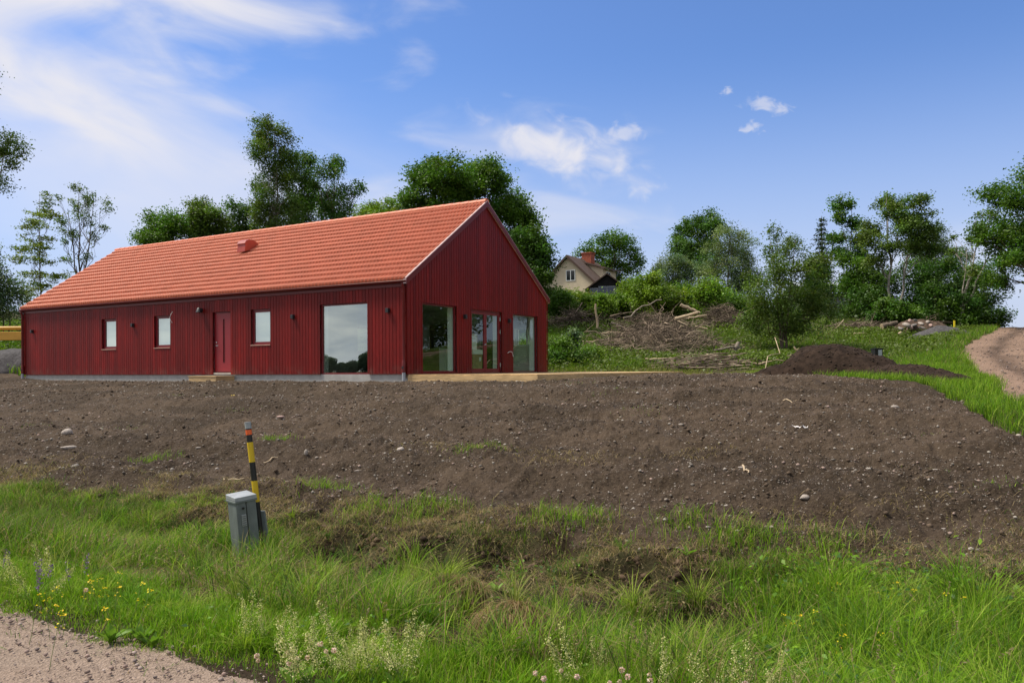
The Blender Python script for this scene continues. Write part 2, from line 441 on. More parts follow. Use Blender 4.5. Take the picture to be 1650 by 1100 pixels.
def piece(name, mask, mat, kind='structure', lane=False):
    q = quads[mask]; used, inv = np.unique(q, return_inverse=True)
    o = npmesh(name, VERT[used], inv.reshape(-1, 4), None, mat, col=(np.stack([LANE*0.93, LANE*0.83, LANE*0.77], 1)[used] if lane else np.ones((len(used), 3))), smooth=True)
    return tag(o, kind=kind)

def soilmat():
    m, t, out = material('bare_soil')
    b = t.node('ShaderNodeBsdfPrincipled'); t.l.new(b.outputs[0], out.inputs[0])
    P = t.node('ShaderNodeTexCoord').outputs['Object']
    big = t.noise(t.mapping(P, (0.6, 1, 1), (0, 0, 0.53)), 0.55, 5, 0.6, 0.6)
    mid = t.noise(P, 3.5, 5, 0.65); fine = t.noise(P, 24, 4, 0.7); streak = t.noise(t.mapping(P, (0.22, 1, 1), (0, 0, 0.533)), 5.5, 5, 0.65)
    c = t.mix(t.rng(big, 0.36, 0.66), (0.038, 0.027, 0.018), (0.096, 0.068, 0.047))
    c = t.mix(t.rng(mid, 0.35, 0.72, 0, 0.6), c, (0.034, 0.022, 0.013))
    c = t.mix(t.rng(fine, 0.4, 0.75, 0, 0.6), c, (0.135, 0.100, 0.070))
    c = t.mix(t.rng(streak, 0.52, 0.72, 0, 0.6), c, (0.036, 0.024, 0.015))
    vo = t.node('ShaderNodeTexVoronoi', feature='F1'); t.put(vo.inputs['Vector'], P); vo.inputs['Scale'].default_value = 26
    sp = t.math('MULTIPLY', t.math('LESS_THAN', vo.outputs['Distance'], 0.17), t.math('GREATER_THAN', t.noise(P, 9, 2), 0.53))
    c = t.mix(t.math('MULTIPLY', sp, 0.8), c, (0.24, 0.205, 0.17))
    vo2 = t.node('ShaderNodeTexVoronoi', feature='F1'); t.put(vo2.inputs['Vector'], P); vo2.inputs['Scale'].default_value = 9
    sp2 = t.math('MULTIPLY', t.math('LESS_THAN', vo2.outputs['Distance'], 0.12), t.math('GREATER_THAN', t.noise(P, 3, 2), 0.52))
    c = t.mix(t.math('MULTIPLY', sp2, 0.75), c, (0.33, 0.29, 0.25))
    t.put(b.inputs['Base Color'], c); b.inputs['Roughness'].default_value = 0.95; b.inputs['Specular IOR Level'].default_value = 0.15
    bn = t.node('ShaderNodeBump'); bn.inputs['Strength'].default_value = 1.0; bn.inputs['Distance'].default_value = 0.045
    t.put(bn.inputs['Height'], t.math('ADD', t.noise(P, 30, 5, 0.7), t.math('MULTIPLY', t.noise(P, 8, 3, 0.6), 1.2)))
    t.l.new(bn.outputs[0], b.inputs['Normal'])
    return m
def gravelmat():
    m, t, out = material('pink_gravel')
    b = t.node('ShaderNodeBsdfPrincipled'); t.l.new(b.outputs[0], out.inputs[0])
    P = t.node('ShaderNodeTexCoord').outputs['Object']
    big = t.noise(P, 0.7, 4, 0.6)
    c = t.mix(t.rng(big, 0.35, 0.68), (0.205, 0.146, 0.110), (0.285, 0.212, 0.165))
    vo = t.node('ShaderNodeTexVoronoi', feature='F1'); t.put(vo.inputs['Vector'], P); vo.inputs['Scale'].default_value = 75
    c = t.mix(0.5, c, t.mix(t.rng(t.math('FRACT', t.math('MULTIPLY', vo.outputs['Color'], 1.0)), 0, 1), (0.12, 0.09, 0.072), (0.38, 0.29, 0.23)))
    tr = t.rng(t.noise(t.mapping(P, (0.25, 1, 1), (0, 0, 0.53)), 2.2, 3, 0.6), 0.45, 0.66, 0, 0.5)
    c = t.mix(tr, c, (0.235, 0.182, 0.142))
    c = t.mix(1.0, c, t.node('ShaderNodeVertexColor', layer_name='Col').outputs[0], 'MULTIPLY')
    t.put(b.inputs['Base Color'], c); b.inputs['Roughness'].default_value = 0.95; b.inputs['Specular IOR Level'].default_value = 0.15
    bn = t.node('ShaderNodeBump'); bn.inputs['Strength'].default_value = 0.7; bn.inputs['Distance'].default_value = 0.015
    t.put(bn.inputs['Height'], t.math('ADD', vo.outputs['Distance'], t.noise(P, 40, 4, 0.7)))
    t.l.new(bn.outputs[0], b.inputs['Normal'])
    return m
def groundmat():
    m, t, out = material('grassy_ground')
    b = t.node('ShaderNodeBsdfPrincipled'); t.l.new(b.outputs[0], out.inputs[0])
    P = t.node('ShaderNodeTexCoord').outputs['Object']
    c = t.mix(t.rng(t.noise(P, 1.1, 5, 0.65), 0.38, 0.62), (0.048, 0.033, 0.021), (0.058, 0.058, 0.024))
    c = t.mix(t.rng(t.noise(P, 7, 4, 0.6), 0.55, 0.8, 0, 0.5), c, (0.12, 0.088, 0.05))
    t.put(b.inputs['Base Color'], c); b.inputs['Roughness'].default_value = 0.95; b.inputs['Specular IOR Level'].default_value = 0.1
    bn = t.node('ShaderNodeBump'); bn.inputs['Strength'].default_value = 1.0; bn.inputs['Distance'].default_value = 0.05
    t.put(bn.inputs['Height'], t.noise(P, 19, 6, 0.75)); t.l.new(bn.outputs[0], b.inputs['Normal'])
    return m
M['soil'] = soilmat(); M['gravel'] = gravelmat(); M['ground'] = groundmat()
piece('ground', ~(cs | cr | ct), M['ground'])
piece('bare_soil', cs, M['soil'])
piece('gravel_road', cr, M['gravel'])
piece('farm_track', ct, M['gravel'], lane=True)
# ------------------------------------------------------------------ the red house
def redwood(name, color):
    m, t, out = material(name)
    b = t.node('ShaderNodeBsdfPrincipled'); t.l.new(b.outputs[0], out.inputs[0])
    P = t.node('ShaderNodeTexCoord').outputs['Object']
    g = t.noise(t.mapping(P, (9, 9, 0.8)), 5, 5, 0.6)
    c = t.mix(t.rng(g, 0.3, 0.72), tuple(x*0.78 for x in color), tuple(x*1.22 for x in color))
    c = t.mix(1.0, c, t.node('ShaderNodeVertexColor', layer_name='Col').outputs[0], 'MULTIPLY')
    sz = t.node('ShaderNodeSeparateXYZ'); t.put(sz.inputs[0], P)
    dust = t.math('MULTIPLY', t.rng(sz.outputs[2], 0.42, -0.02), t.rng(t.noise(P, 3.5, 5, 0.7), 0.42, 0.75, 0, 0.55))
    c = t.mix(dust, c, (0.16, 0.09, 0.07))
    blotch = t.rng(t.noise(t.mapping(P, (0.5, 0.5, 0.25)), 1.6, 4, 0.6), 0.35, 0.7, 0.86, 1.14)
    c = t.mix(1.0, c, blotch, 'MULTIPLY')
    t.put(b.inputs['Base Color'], c); b.inputs['Roughness'].default_value = 0.50; b.inputs['Specular IOR Level'].default_value = 0.24
    bn = t.node('ShaderNodeBump'); bn.inputs['Strength'].default_value = 0.25; bn.inputs['Distance'].default_value = 0.004
    t.put(bn.inputs['Height'], t.noise(t.mapping(P, (14, 14, 1.2)), 9, 4, 0.6)); t.l.new(bn.outputs[0], b.inputs['Normal'])
    return m
RED = (0.162, 0.0060, 0.0044)
M['cladding'] = redwood('red_cladding', RED)
M['red_trim'] = pbr('red_frame_paint', (0.17, 0.010, 0.014), 0.38, 0.5, var=0.06)
M['red_door'] = pbr('red_door_paint', (0.25, 0.015, 0.022), 0.4, 0.5, var=0.05)
M['red_metal'] = pbr('red_sheet_metal', (0.13, 0.009, 0.008), 0.4, 0.4, var=0.08, vscale=1.5)
M['verge_metal'] = pbr('sky_sheen_red_metal', (0.62, 0.44, 0.42), 0.3, 0.6, var=0.08, vscale=1.5)  # red metal, its reflected sky sheen painted in as a pale colour
M['tile'] = pbr('clay_roof_tile', (0.58, 0.165, 0.082), 0.5, 0.4, var=0.08, vscale=1.7, bump=0.1, bscale=60)
M['concrete'] = pbr('grey_plinth_concrete', (0.40, 0.39, 0.37), 0.9, 0.2, var=0.12, vscale=4, bump=0.2)
M['plaster'] = pbr('white_plaster', (0.66, 0.67, 0.64), 0.8, 0.3, var=0.03)
M['white'] = pbr('white_paint', (0.78, 0.80, 0.77), 0.5, 0.4, var=0.03)
M['oak'] = pbr('oak_floor', (0.34, 0.25, 0.16), 0.5, 0.4, var=0.2, vscale=4, stretch=(1, 8, 1))
M['brownfront'] = pbr('brown_cabinet_front', (0.16, 0.11, 0.07), 0.4, 0.5, var=0.2, vscale=3, stretch=(1, 1, 6))
M['black'] = pbr('black_lamp_metal', (0.018, 0.018, 0.02), 0.45, 0.5)
M['steel'] = pbr('brushed_steel', (0.6, 0.6, 0.58), 0.3, 0.5, metal=1.0)
M['pine'] = pbr('fresh_pine', (0.52, 0.36, 0.18), 0.7, 0.3, var=0.22, vscale=2.5, stretch=(1, 1, 9), attr=True, bump=0.15)
M['pipe'] = pbr('grey_plastic', (0.30, 0.32, 0.35), 0.5, 0.4)
M['tan'] = pbr('tan_sill', (0.50, 0.30, 0.22), 0.5, 0.4)
M['carton'] = pbr('brown_cardboard', (0.36, 0.25, 0.14), 0.8, 0.2)
M['glass'] = glassmat('front_glass', (0.80, 0.93, 0.85), 0.32, 0.60)
M['glass_gable'] = glassmat('gable_glass', (0.80, 0.93, 0.85), 0.05, 0.22)

hloc = (CX, CY, FLOOR); hrz = math.pi/2-HA
house = empty('red_house', hloc, hrz, 'long dark red timber house with orange tile roof standing above the bare soil', 'house')
FZ = lambda s, z, o: (-o, s, z)            # front long wall: s runs left along the wall, o outward
BZ = lambda s, z, o: (HW+o, s, z)          # back long wall
GZf = lambda s, z, o: (s, -o, z)           # gable with the deck
EZ = lambda s, z, o: (s, HL+o, z)          # far gable
EAVE, RISE = 2.90, 3.02
PITCH = RISE/(HW/2)
def gtop(s): return EAVE+PITCH*min(s, HW-s)
front_open = [(14.52, 15.46, 1.02, 2.22), (11.18, 12.14, 1.02, 2.22), (7.86, 8.80, 0.02, 2.23), (5.86, 6.82, 1.02, 2.24), (1.56, 3.58, 0.0, 2.26)]
gable_open = [(0.74, 2.62, 0.04, 2.22), (3.48, 5.46, 0.0, 2.18), (6.26, 8.14, 0.02, 2.17)]
back_open = [(0.35, 1.30, 1.04, 1.78), (9.0, 11.0, 0.9, 2.1)]

def cut(s0, s1, opens):
    xs = {s0, s1}
    for o in opens:
        for q in o[:2]:
            if s0+1e-4 < q < s1-1e-4: xs.add(q)
    return sorted(xs)
def free(sa, sb, z0, opens):
    """z intervals of wall above z0 at this strip; the last one is open upwards"""
    iv = [(z0, None)]
    m = (sa+sb)/2
    for o in opens:
        if o[0]-1e-4 < m < o[1]+1e-4:
            iv = [(z0, o[2]), (o[3], None)] if o[2] > z0+0.03 else [(o[3], None)]
    return iv
def clad(name, Mx, L, ztop, opens, kinks=()):
    mb = MB(); p = 0.136; n = round(L/p); p = L/n
    def slab(sa, sb, o0, o1):
        for za, zb in free(sa, sb, 0.0, opens):
            ta = zb if zb is not None else ztop(sa); tb = zb if zb is not None else ztop(sb)
            c = [(sa, za, o0), (sb, za, o0), (sb, za, o1), (sa, za, o1), (sa, ta, o0), (sb, tb, o0), (sb, tb, o1), (sa, ta, o1)]
            mb.hexa([Mx(*q) for q in c])
    for k in range(n):
        mb.cur = 0.78+0.44*random.random()
        a, b = k*p+0.008, (k+1)*p-0.008
        xs = cut(a, b, opens)
        for kk in kinks:
            if a < kk < b: xs = sorted(set(xs) | {kk})
        for sa, sb in zip(xs, xs[1:]):
            if sb-sa > 0.004: slab(sa, sb, 0.0, 0.022)
    mb.cur = 0.8
    xs = cut(0, L, opens); xs = sorted(set(xs) | set(kinks))
    for sa, sb in zip(xs, xs[1:]): slab(sa, sb, -0.012, -0.001)
    return mb.build(name, M['cladding'], house, col=True)
w_front = clad('wall', FZ, HL, lambda s: EAVE-0.02, front_open)
w_gable = clad('wall', GZf, HW, lambda s: gtop(s)-0.05, gable_open, (HW/2,))
clad('wall', BZ, HL, lambda s: EAVE-0.02, back_open)
clad('wall', EZ, HW, lambda s: gtop(s)-0.05, [], (HW/2,))
# corner boards
for x0, y0 in ((-0.045, -0.045), (-0.045, HL+0.023), (HW+0.023, -0.045), (HW+0.023, HL+0.023)):
    mb = MB(); mb.cur = 0.95; mb.box(x0, x0+0.022, y0, y0+0.022, -0.02, EAVE-0.06)
    mb.build('corner_board', M['cladding'], house, col=True)
# inner skin
def skin(mb, Mx, L, ztop, opens, o):
    xs = cut(0.15, L-0.15, opens)
    for sa, sb in zip(xs, xs[1:]):
        for za, zb in free(sa, sb, 0.0, opens):
            zz = ztop if zb is None else zb
            mb.quad(Mx(sa, za, o), Mx(sb, za, o), Mx(sb, zz, o), Mx(sa, zz, o))
mb = MB(); skin(mb, FZ, HL, 2.62, front_open, -0.33); skin(mb, GZf, HW, 2.62, gable_open, -0.33)
skin(mb, BZ, HL, 2.62, back_open, -0.33); skin(mb, EZ, HW, 2.62, [], -0.33)
mb.quad((0.02, 0.02, 2.6), (HW-0.02, 0.02, 2.6), (HW-0.02, HL-0.02, 2.6), (0.02, HL-0.02, 2.6))
mb.box(0.33, HW-0.33, 10.4, 10.5, 0.01, 2.6)
mb.box(0.33, 5.2, 6.6, 6.7, 0.01, 2.6)
mb.build('interior_wall', M['plaster'], house)
mb = MB(); mb.box(0.06, HW-0.06, 0.06, HL-0.06, -0.12, 0.004)
mb.build('floor', M['oak'], house)
mb = MB(); mb.box(0.03, HW-0.03, 0.03, HL-0.03, -0.45, -0.125)
for q in [(0.03, 0.10, 0.1, HL-0.1)]: mb.box(*q, -0.124, -0.004)
mb.build('foundation', M['concrete'], house)

# windows and doors
def ring(mb, Mx, s0, s1, z0, z1, w, o0, o1, wb=None):
    wb = w if wb is None else wb
    B = lambda a, b, c, d: mb.hexa([Mx(*q) for q in [(a, c, o0), (b, c, o0), (b, c, o1), (a, c, o1), (a, d, o0), (b, d, o0), (b, d, o1), (a, d, o1)]])
    B(s0, s1, z0, z0+wb); B(s0, s1, z1-w, z1); B(s0, s0+w, z0+wb, z1-w); B(s1-w, s1, z0+wb, z1-w)
def panel(mb, Mx, s0, s1, z0, z1, o0, o1):
    mb.hexa([Mx(*q) for q in [(s0, z0, o0), (s1, z0, o0), (s1, z0, o1), (s0, z0, o1), (s0, z1, o0), (s1, z1, o0), (s1, z1, o1), (s0, z1, o1)]])
def reveal(Mx, op, parent):
    s0, s1, z0, z1 = op; mb = MB()
    ring(mb, Mx, s0, s1, max(z0, 0.006), z1, 0.014, -0.36, -0.125)
    mb.build('inner_lining', M['white'], parent)
def window(Mx, op, w=0.055, sash=True, sill=True, glass='glass', frame='red_trim', mull=False, lining=True):
    s0, s1, z0, z1 = op
    mb = MB(); ring(mb, Mx, s0+0.002, s1-0.002, z0+0.002, z1-0.002, w, -0.12, -0.045)
    if sash: ring(mb, Mx, s0+w+0.004, s1-w-0.004, z0+w+0.004, z1-w-0.004, 0.042, -0.112, -0.060)
    if mull: panel(mb, Mx, (s0+s1)/2-0.035, (s0+s1)/2+0.035, z0+w, z1-w, -0.115, -0.05)
    f = mb.build('window', M[frame], house)
    q = w+(0.046 if sash else 0)
    mb = MB(); mb.quad(*[Mx(*c) for c in [(s0+q-.01, z0+q-.01, -0.085), (s1-q+.01, z0+q-.01, -0.085), (s1-q+.01, z1-q+.01, -0.085), (s0+q-.01, z1-q+.01, -0.085)]])
    mb.build('pane', M[glass], f)
    if sill:
        mb = MB(); panel(mb, Mx, s0-0.002, s1+0.002, z0-0.03, z0-0.002, -0.04, 0.045); mb.build('sill', M['tan'], f)
    if lining: reveal(Mx, op, f)
    return f
for k in (0, 1, 3): window(FZ, front_open[k])
window(FZ, front_open[4], 0.045, False, False)
window(GZf, gable_open[0], 0.045, False, False, 'glass_gable'); window(GZf, gable_open[2], 0.03, False, False, 'glass_gable')
window(BZ, back_open[0], 0.06, False, False, 'glass_gable', 'white', True, True)
window(BZ, back_open[1], 0.05, True, False, 'glass_gable')
# white panels imitating pale sky reflected in the three small windows on the long side
for k in (0, 1, 3):
    s0, s1, z0, z1 = front_open[k]; mb = MB(); panel(mb, FZ, s0+0.03, s1-0.03, z0+0.03, z1-0.03, -0.20, -0.19); mb.build('sky_reflection_panel', M['white'], house)
# front door
s0, s1, z0, z1 = front_open[2]
mb = MB(); ring(mb, FZ, s0+0.002, s1-0.002, z0+0.06, z1-0.002, 0.035, -0.12, -0.05, 0.02)
fr = mb.build('door_frame', M['red_trim'], house)
mb = MB(); a, b, c, d = s0+0.04, s1-0.04, z0+0.085, z1-0.04
ga, gb, gc, gd = (s0+s1)/2-0.065, (s0+s1)/2+0.03, 0.42, 1.98
panel(mb, FZ, a, ga, c, d, -0.11, -0.065); panel(mb, FZ, gb, b, c, d, -0.11, -0.065); panel(mb, FZ, ga, gb, c, gc, -0.11, -0.065); panel(mb, FZ, ga, gb, gd, d, -0.11, -0.065)
door = mb.build('front_door', M['red_door'], house)
mb = MB(); mb.quad(*[FZ(*q) for q in [(ga, gc, -0.09), (gb, gc, -0.09), (gb, gd, -0.09), (ga, gd, -0.09)]]); mb.build('door_glass', M['glass'], door)
mb = MB(); ring(mb, FZ, ga, gb, gc, gd, 0.012, -0.108, -0.058); mb.build('glass_trim', M['red_trim'], door)
mb = MB(); mb.tube([FZ(b-0.07, 1.03, -0.06), FZ(b-0.07, 1.03, -0.015), FZ(b-0.19, 1.03, -0.012)], 0.011, 8); mb.tube([FZ(b-0.07, 1.03, -0.066), FZ(b-0.07, 1.03, -0.056)], 0.028, 12)
mb.build('handle', M['steel'], door, True)
mb = MB(); mb.tube([FZ(b-0.07, 1.15, -0.066), FZ(b-0.07, 1.15, -0.045)], 0.026, 12); mb.build('lock', M['steel'], door, True)
mb = MB(); panel(mb, FZ, s0, s1, 0.006, 0.062, -0.12, 0.0); mb.build('threshold', M['concrete'], house)
# terrace double door
s0, s1, z0, z1 = gable_open[1]; smid = (s0+s1)/2
mb = MB(); ring(mb, GZf, s0+0.002, s1-0.002, z0+0.006, z1-0.002, 0.05, -0.125, -0.04); mb.build('terrace_door_frame', M['red_trim'], house)
for k, (a, b) in enumerate(((s0+0.054, smid-0.003), (smid+0.003, s1-0.054))):
    mb = MB(); ring(mb, GZf, a, b, z0+0.06, z1-0.056, 0.085, -0.11, -0.055, 0.09)
    dl = mb.build('terrace_door', M['red_trim'], house)
    mb = MB(); mb.quad(*[GZf(*q) for q in [(a+.08, z0+.14, -0.08), (b-.08, z0+.14, -0.08), (b-.08, z1-.14, -0.08), (a+.08, z1-.14, -0.08)]]); mb.build('pane', M['glass_gable'], dl)
    if k == 0:
        mb = MB(); mb.tube([GZf(b-0.04, 1.02, -0.06), GZf(b-0.04, 1.02, -0.01), GZf(b-0.05, 0.99, 0.0), GZf(b-0.16, 0.98, 0.0)], 0.011, 8); mb.build('handle', M['steel'], dl, True)
    else:
        for zz in (0.28, 1.48, 1.93):
            mb = MB(); mb.tube([GZf(s1-0.045, zz-0.07, -0.028), GZf(s1-0.045, zz+0.07, -0.028)], 0.014, 8); mb.build('hinge', M['steel'], dl, True)
reveal(GZf, gable_open[1], house)

# roof: interlocking tiles with a wave across and a step at each course
def roof_side(side):
    per = 0.150; ncol = round((HL+0.10)/per); seg = 8
    slope = math.hypot(HW/2, RISE); over = 0.16; courses = 16
    Ls = slope+over; step = Ls/courses
    y = np.linspace(-0.05, HL+0.05, ncol*seg+1)
    ph = ((y+0.05)/per) % 1.0
    wave = 0.048*np.clip(np.cos((ph-0.36)*2*math.pi*0.86), -0.6, 1)+0.026
    wave = np.where(ph > 0.86, wave-0.004, wave)
    hn = (wave-wave.min())/(wave.max()-wave.min())
    rows = []
    jit = RNG.normal(0, 0.0012, (courses, ncol+1))
    cell = np.minimum(((y+0.05)/per).astype(int), ncol)
    for c in range(courses):
        j = jit[c][cell]
        for f, lift in ((0.0, 0.036), (0.5, 0.018), (1.0, 0.0)):
            rows.append((c*step+f*step+(0.0 if f else j*2), wave+lift*(0.12+1.1*hn)+j))
        if c == 0: rows.insert(0, (0.0, np.full_like(y, -0.012)))
    V = []
    ca, sa = (HW/2)/slope, RISE/slope
    for d, hgt in rows:
        t = d-over                                   # distance up the slope from the wall plane
        x = t*ca - hgt*sa; z = EAVE+0.04+t*sa + hgt*ca
        if side: x = HW-x
        V.append(np.stack([np.broadcast_to(x, y.shape), y, np.broadcast_to(z, y.shape)], 1))
    V = np.concatenate(V); n = len(y); R = len(rows)
    i, jx = np.meshgrid(np.arange(R-1), np.arange(n-1), indexing='ij')
    Q = np.stack([i*n+jx, i*n+jx+1, (i+1)*n+jx+1, (i+1)*n+jx], -1).reshape(-1, 4)
    o = npmesh('roof', V, Q, None, M['tile'], house)
    return o
roof_f = roof_side(0); roof_b = roof_side(1)
# under-roof boarding, verge trim, ridge, fascia, gutter, pipes
mb = MB()
for sg in (0, 1):
    X = (lambda x: HW-x) if sg else (lambda x: x)
    q = [(X(-0.10), -0.03, EAVE-0.09), (X(HW/2), -0.03, EAVE+RISE-0.02), (X(HW/2), HL+0.03, EAVE+RISE-0.02), (X(-0.10), HL+0.03, EAVE-0.09)]
    mb.add(q+[(a, b, c+0.07) for a, b, c in q], [(0, 1, 2, 3), (4, 5, 6, 7), (0, 1, 5, 4), (2, 3, 7, 6), (0, 3, 7, 4)])
mb.build('roof_boarding', M['red_metal'], house)
def verge(y0, y1):
    mb = MB()
    for sg in (0, 1):
        X = (lambda x: HW-x) if sg else (lambda x: x)
        def pt(x, y, dz): return (X(x), y, EAVE+0.04+PITCH*x+dz)
        a, b = -0.15, HW/2+(0.0 if sg else 0.0)
        mb.hexa([pt(a, y0, -0.10), pt(a, y1, -0.10), pt(b, y1, -0.10), pt(b, y0, -0.10), pt(a, y0, 0.075), pt(a, y1, 0.075), pt(b, y1, 0.075), pt(b, y0, 0.075)])
    return mb.build('verge_trim', M['verge_metal'], house)
verge(-0.085, 0.02); verge(HL-0.02, HL+0.085)
for sg in (0, 1):
    X = (lambda x: HW-x) if sg else (lambda x: x)
    for yy in (-0.088, HL+0.088):
        def pt(x, dz, q): return (X(x), yy+q, EAVE+0.04+PITCH*x+dz)
        q0, q1 = (-0.008, 0.0) if yy < 0 else (0.0, 0.008)
        mb = MB(); mb.hexa([pt(-0.15, -0.14, q0), pt(-0.15, -0.14, q1), pt(HW/2, -0.14, q1), pt(HW/2, -0.14, q0), pt(-0.15, 0.045, q0), pt(-0.15, 0.045, q1), pt(HW/2, 0.045, q1), pt(HW/2, 0.045, q0)])
        mb.build('barge_board', M['red_metal'], house)
mb = MB(); nr = int(HL/0.36)
for k in range(nr+1):
    y0 = -0.07+k*(HL+0.14-0.36)/nr
    ring0 = []
    prof = [(math.cos(w)*0.125, math.sin(w)*0.10) for w in np.linspace(-0.15, math.pi+0.15, 9)]
    vs = [(HW/2+px*1.06, y0, EAVE+RISE+0.075+pz*1.08) for px, pz in prof]+[(HW/2+px, y0+0.40, EAVE+RISE+0.068+pz) for px, pz in prof]
    mb.add(vs, [(i, i+1, i+10, i+9) for i in range(8)]+[tuple(range(9))])
mb.build('ridge_tiles', M['tile'], house, True)
mb = MB(); mb.box(-0.052, -0.026, -0.02, HL+0.02, EAVE-0.24, EAVE-0.035); mb.build('fascia', M['red_metal'], house)
mb = MB()
prof = [(-0.125+0.062*math.cos(w), EAVE-0.075+0.062*math.sin(w)) for w in np.linspace(math.pi, 2*math.pi, 9)]
n = 9
vs = [(x, -0.08, z) for x, z in prof]+[(x, HL+0.08, z) for x, z in prof]
mb.add(vs, [(i, i+1, i+10, i+9) for i in range(8)]+[tuple(range(9)), tuple(range(9, 18))])
mb.tube([(-0.190, -0.08, EAVE-0.073), (-0.190, HL+0.08, EAVE-0.073)], 0.011, 6)
mb.build('gutter', M['red_metal'], house, True)
def downpipe(y):
    mb = MB(); mb.tube([(-0.125, y, EAVE-0.13), (-0.125, y, EAVE-0.22), (-0.085, y, EAVE-0.30), (-0.085, y, 0.42)], 0.045, 12)
    mb.tube([(-0.085, y, 0.42), (-0.085, y, 0.36), (-0.09, y, 0.05)], [0.047, 0.062, 0.062], 12)
    for zz in (0.9, 1.9, 2.5): mb.tube([(-0.085, y, zz-0.015), (-0.085, y, zz+0.015)], 0.052, 12); mb.box(-0.06, -0.02, y-0.01, y+0.01, zz-0.01, zz+0.01)
    p = mb.build('downpipe', M['red_metal'], house, True)
    mb = MB(); mb.tube([(-0.1465, y, 0.20), (-0.158, y, 0.20)], [0.040, 0.040], 12); mb.build('strainer_hole', M['black'], p, True)
    mb = MB(); mb.tube([(-0.09, y, -0.35), (-0.09, y, 0.048)], 0.055, 12); mb.build('drain_socket', M['pipe'], p, True)
downpipe(0.07); downpipe(HL-0.03)
# roof vent hood
mb = MB(); vx, vy = 2.72, 10.15
vz = EAVE+0.04+PITCH*vx
hood = [(-0.30, 0.02), (-0.26, 0.30), (-0.30, 0.34), (-0.22, 0.46), (-0.05, 0.52), (0.15, 0.52), (0.36, 0.42), (0.36, 0.20)]
for (a, b) in ((vy-0.22, vy+0.22),):
    vs = [(vx+x, a, vz+z) for x, z in hood]+[(vx+x, b, vz+z) for x, z in hood]; n = len(hood)
    mb.add(vs, [tuple(range(n)), tuple(range(n, 2*n))]+[(i, (i+1) % n, n+(i+1) % n, n+i) for i in range(n)])
mb.box(vx-0.38, vx+0.42, vy-0.29, vy+0.29, 0, 0.02, lambda x, y, z: (x, y, vz+PITCH*(x-vx)+0.045+z))
mb.build('roof_vent', pbr('red_vent_metal', (0.34, 0.05, 0.03), 0.35, 0.5), house)
# lamps and cable ends
for s, z in ((20.45, 1.88), (13.4, 1.92), (4.76, 1.92), (0.70, 1.96)):
    mb = MB(); panel(mb, FZ, s-0.055, s+0.055, z-0.075, z+0.065, 0.024, 0.125); mb.build('wall_lamp', M['black'], house, bevel=0.006)
for s, z in ((3.04, 1.90), (5.91, 1.90)):
    mb = MB(); panel(mb, GZf, s-0.055, s+0.055, z-0.075, z+0.065, 0.024, 0.125); mb.build('wall_lamp', M['black'], house, bevel=0.006)
mb = MB(); c = Vector(FZ(9.38, 2.33, 0.024))
mb.tube([c, c+Vector((-0.05, 0, 0)), c+Vector((-0.14, 0, -0.0))], [0.07, 0.07, 0.05], 12)
mb.tube([c+Vector((-0.12, 0, 0.09)), c+Vector((-0.12, 0, 0.05)), c+Vector((-0.13, 0, -0.09))], [0.03, 0.07, 0.11], 14)
mb.build('porch_lamp', M['black'], house, True)
def cable(Mx, pts):
    mb = MB(); mb.tube([Mx(*p) for p in pts], 0.009, 6); mb.build('cable_end', M['white'], house, True)
cable(FZ, [(11.06, 1.93, 0.02), (11.07, 2.0, 0.07), (11.08, 2.12, 0.11), (11.02, 2.25, 0.10), (10.90, 2.33, 0.12)])
cable(GZf, [(5.86, 0.72, 0.02), (5.93, 0.77, 0.06), (6.05, 0.76, 0.09), (6.13, 0.66, 0.08), (6.15, 0.58, 0.09)])

# ------------------------------------------------------------------ things inside the house, seen through the gable glass
def inhouse(name, label, cat, x, y, z=0.006, rz=0.0):
    p = hw(x, y); return empty(name, (p[0], p[1], FLOOR+z), hrz+rz, label, cat)
t = inhouse('kitchen_island', 'brown kitchen island with white end panel behind the left gable window', 'kitchen island', 5.3, 3.4, rz=-math.pi/2)
mb = MB(); mb.box(-1.5, 1.05, -0.40, 0.40, 0.08, 0.86); mb.build('drawer_front', M['brownfront'], t)
mb = MB(); mb.box(1.055, 1.30, -0.43, 0.43, 0.0, 0.90); mb.build('end_panel', M['white'], t)
mb = MB(); mb.box(-1.53, 1.05, -0.45, 0.45, 0.862, 0.90); mb.build('worktop', M['brownfront'], t)
mb = MB()
for q in range(3): mb.box(-1.5, 1.05, -0.412, -0.402, 0.30+0.2*q, 0.315+0.2*q)
mb.build('drawer_rail', M['black'], t)
t = inhouse('tall_cupboard', 'tall dark oven cupboard with white side by the inner wall', 'cupboard', 8.15, 4.5, rz=-math.pi/2)
mb = MB(); mb.box(-0.5, 0.5, -0.3, 0.3, 0.1, 2.0); mb.build('cupboard_body', M['brownfront'], t)
mb = MB(); mb.box(-0.80, -0.505, -0.34, 0.32, 0.0, 1.95); mb.build('side_panel', M['white'], t)
mb = MB(); mb.box(-0.4, 0.3, -0.315, -0.303, 0.85, 1.45); mb.build('oven_front', M['black'], t)
t = inhouse('cardboard_box', 'brown cardboard box with a white label just inside the terrace doors', 'box', 4.95, 0.95)
mb = MB(); mb.box(-0.30, 0.30, -0.25, 0.25, 0, 0.66); mb.build('carton', M['carton'], t)
mb = MB(); mb.box(0.10, 0.22, -0.256, -0.252, 0.42, 0.56); mb.build('paper_label', M['white'], t)
mb = MB(); mb.box(-0.33, 0.33, -0.28, 0.28, 0.664, 0.83); mb.build('lid', M['white'], t)
t = inhouse('white_box', 'white box standing on the lidded cardboard box inside the terrace doors', 'box', 4.78, 0.97, 0.84)
mb = MB(); mb.box(-0.22, 0.20, -0.22, 0.22, 0, 0.56); mb.build('box_body', M['white'], t)
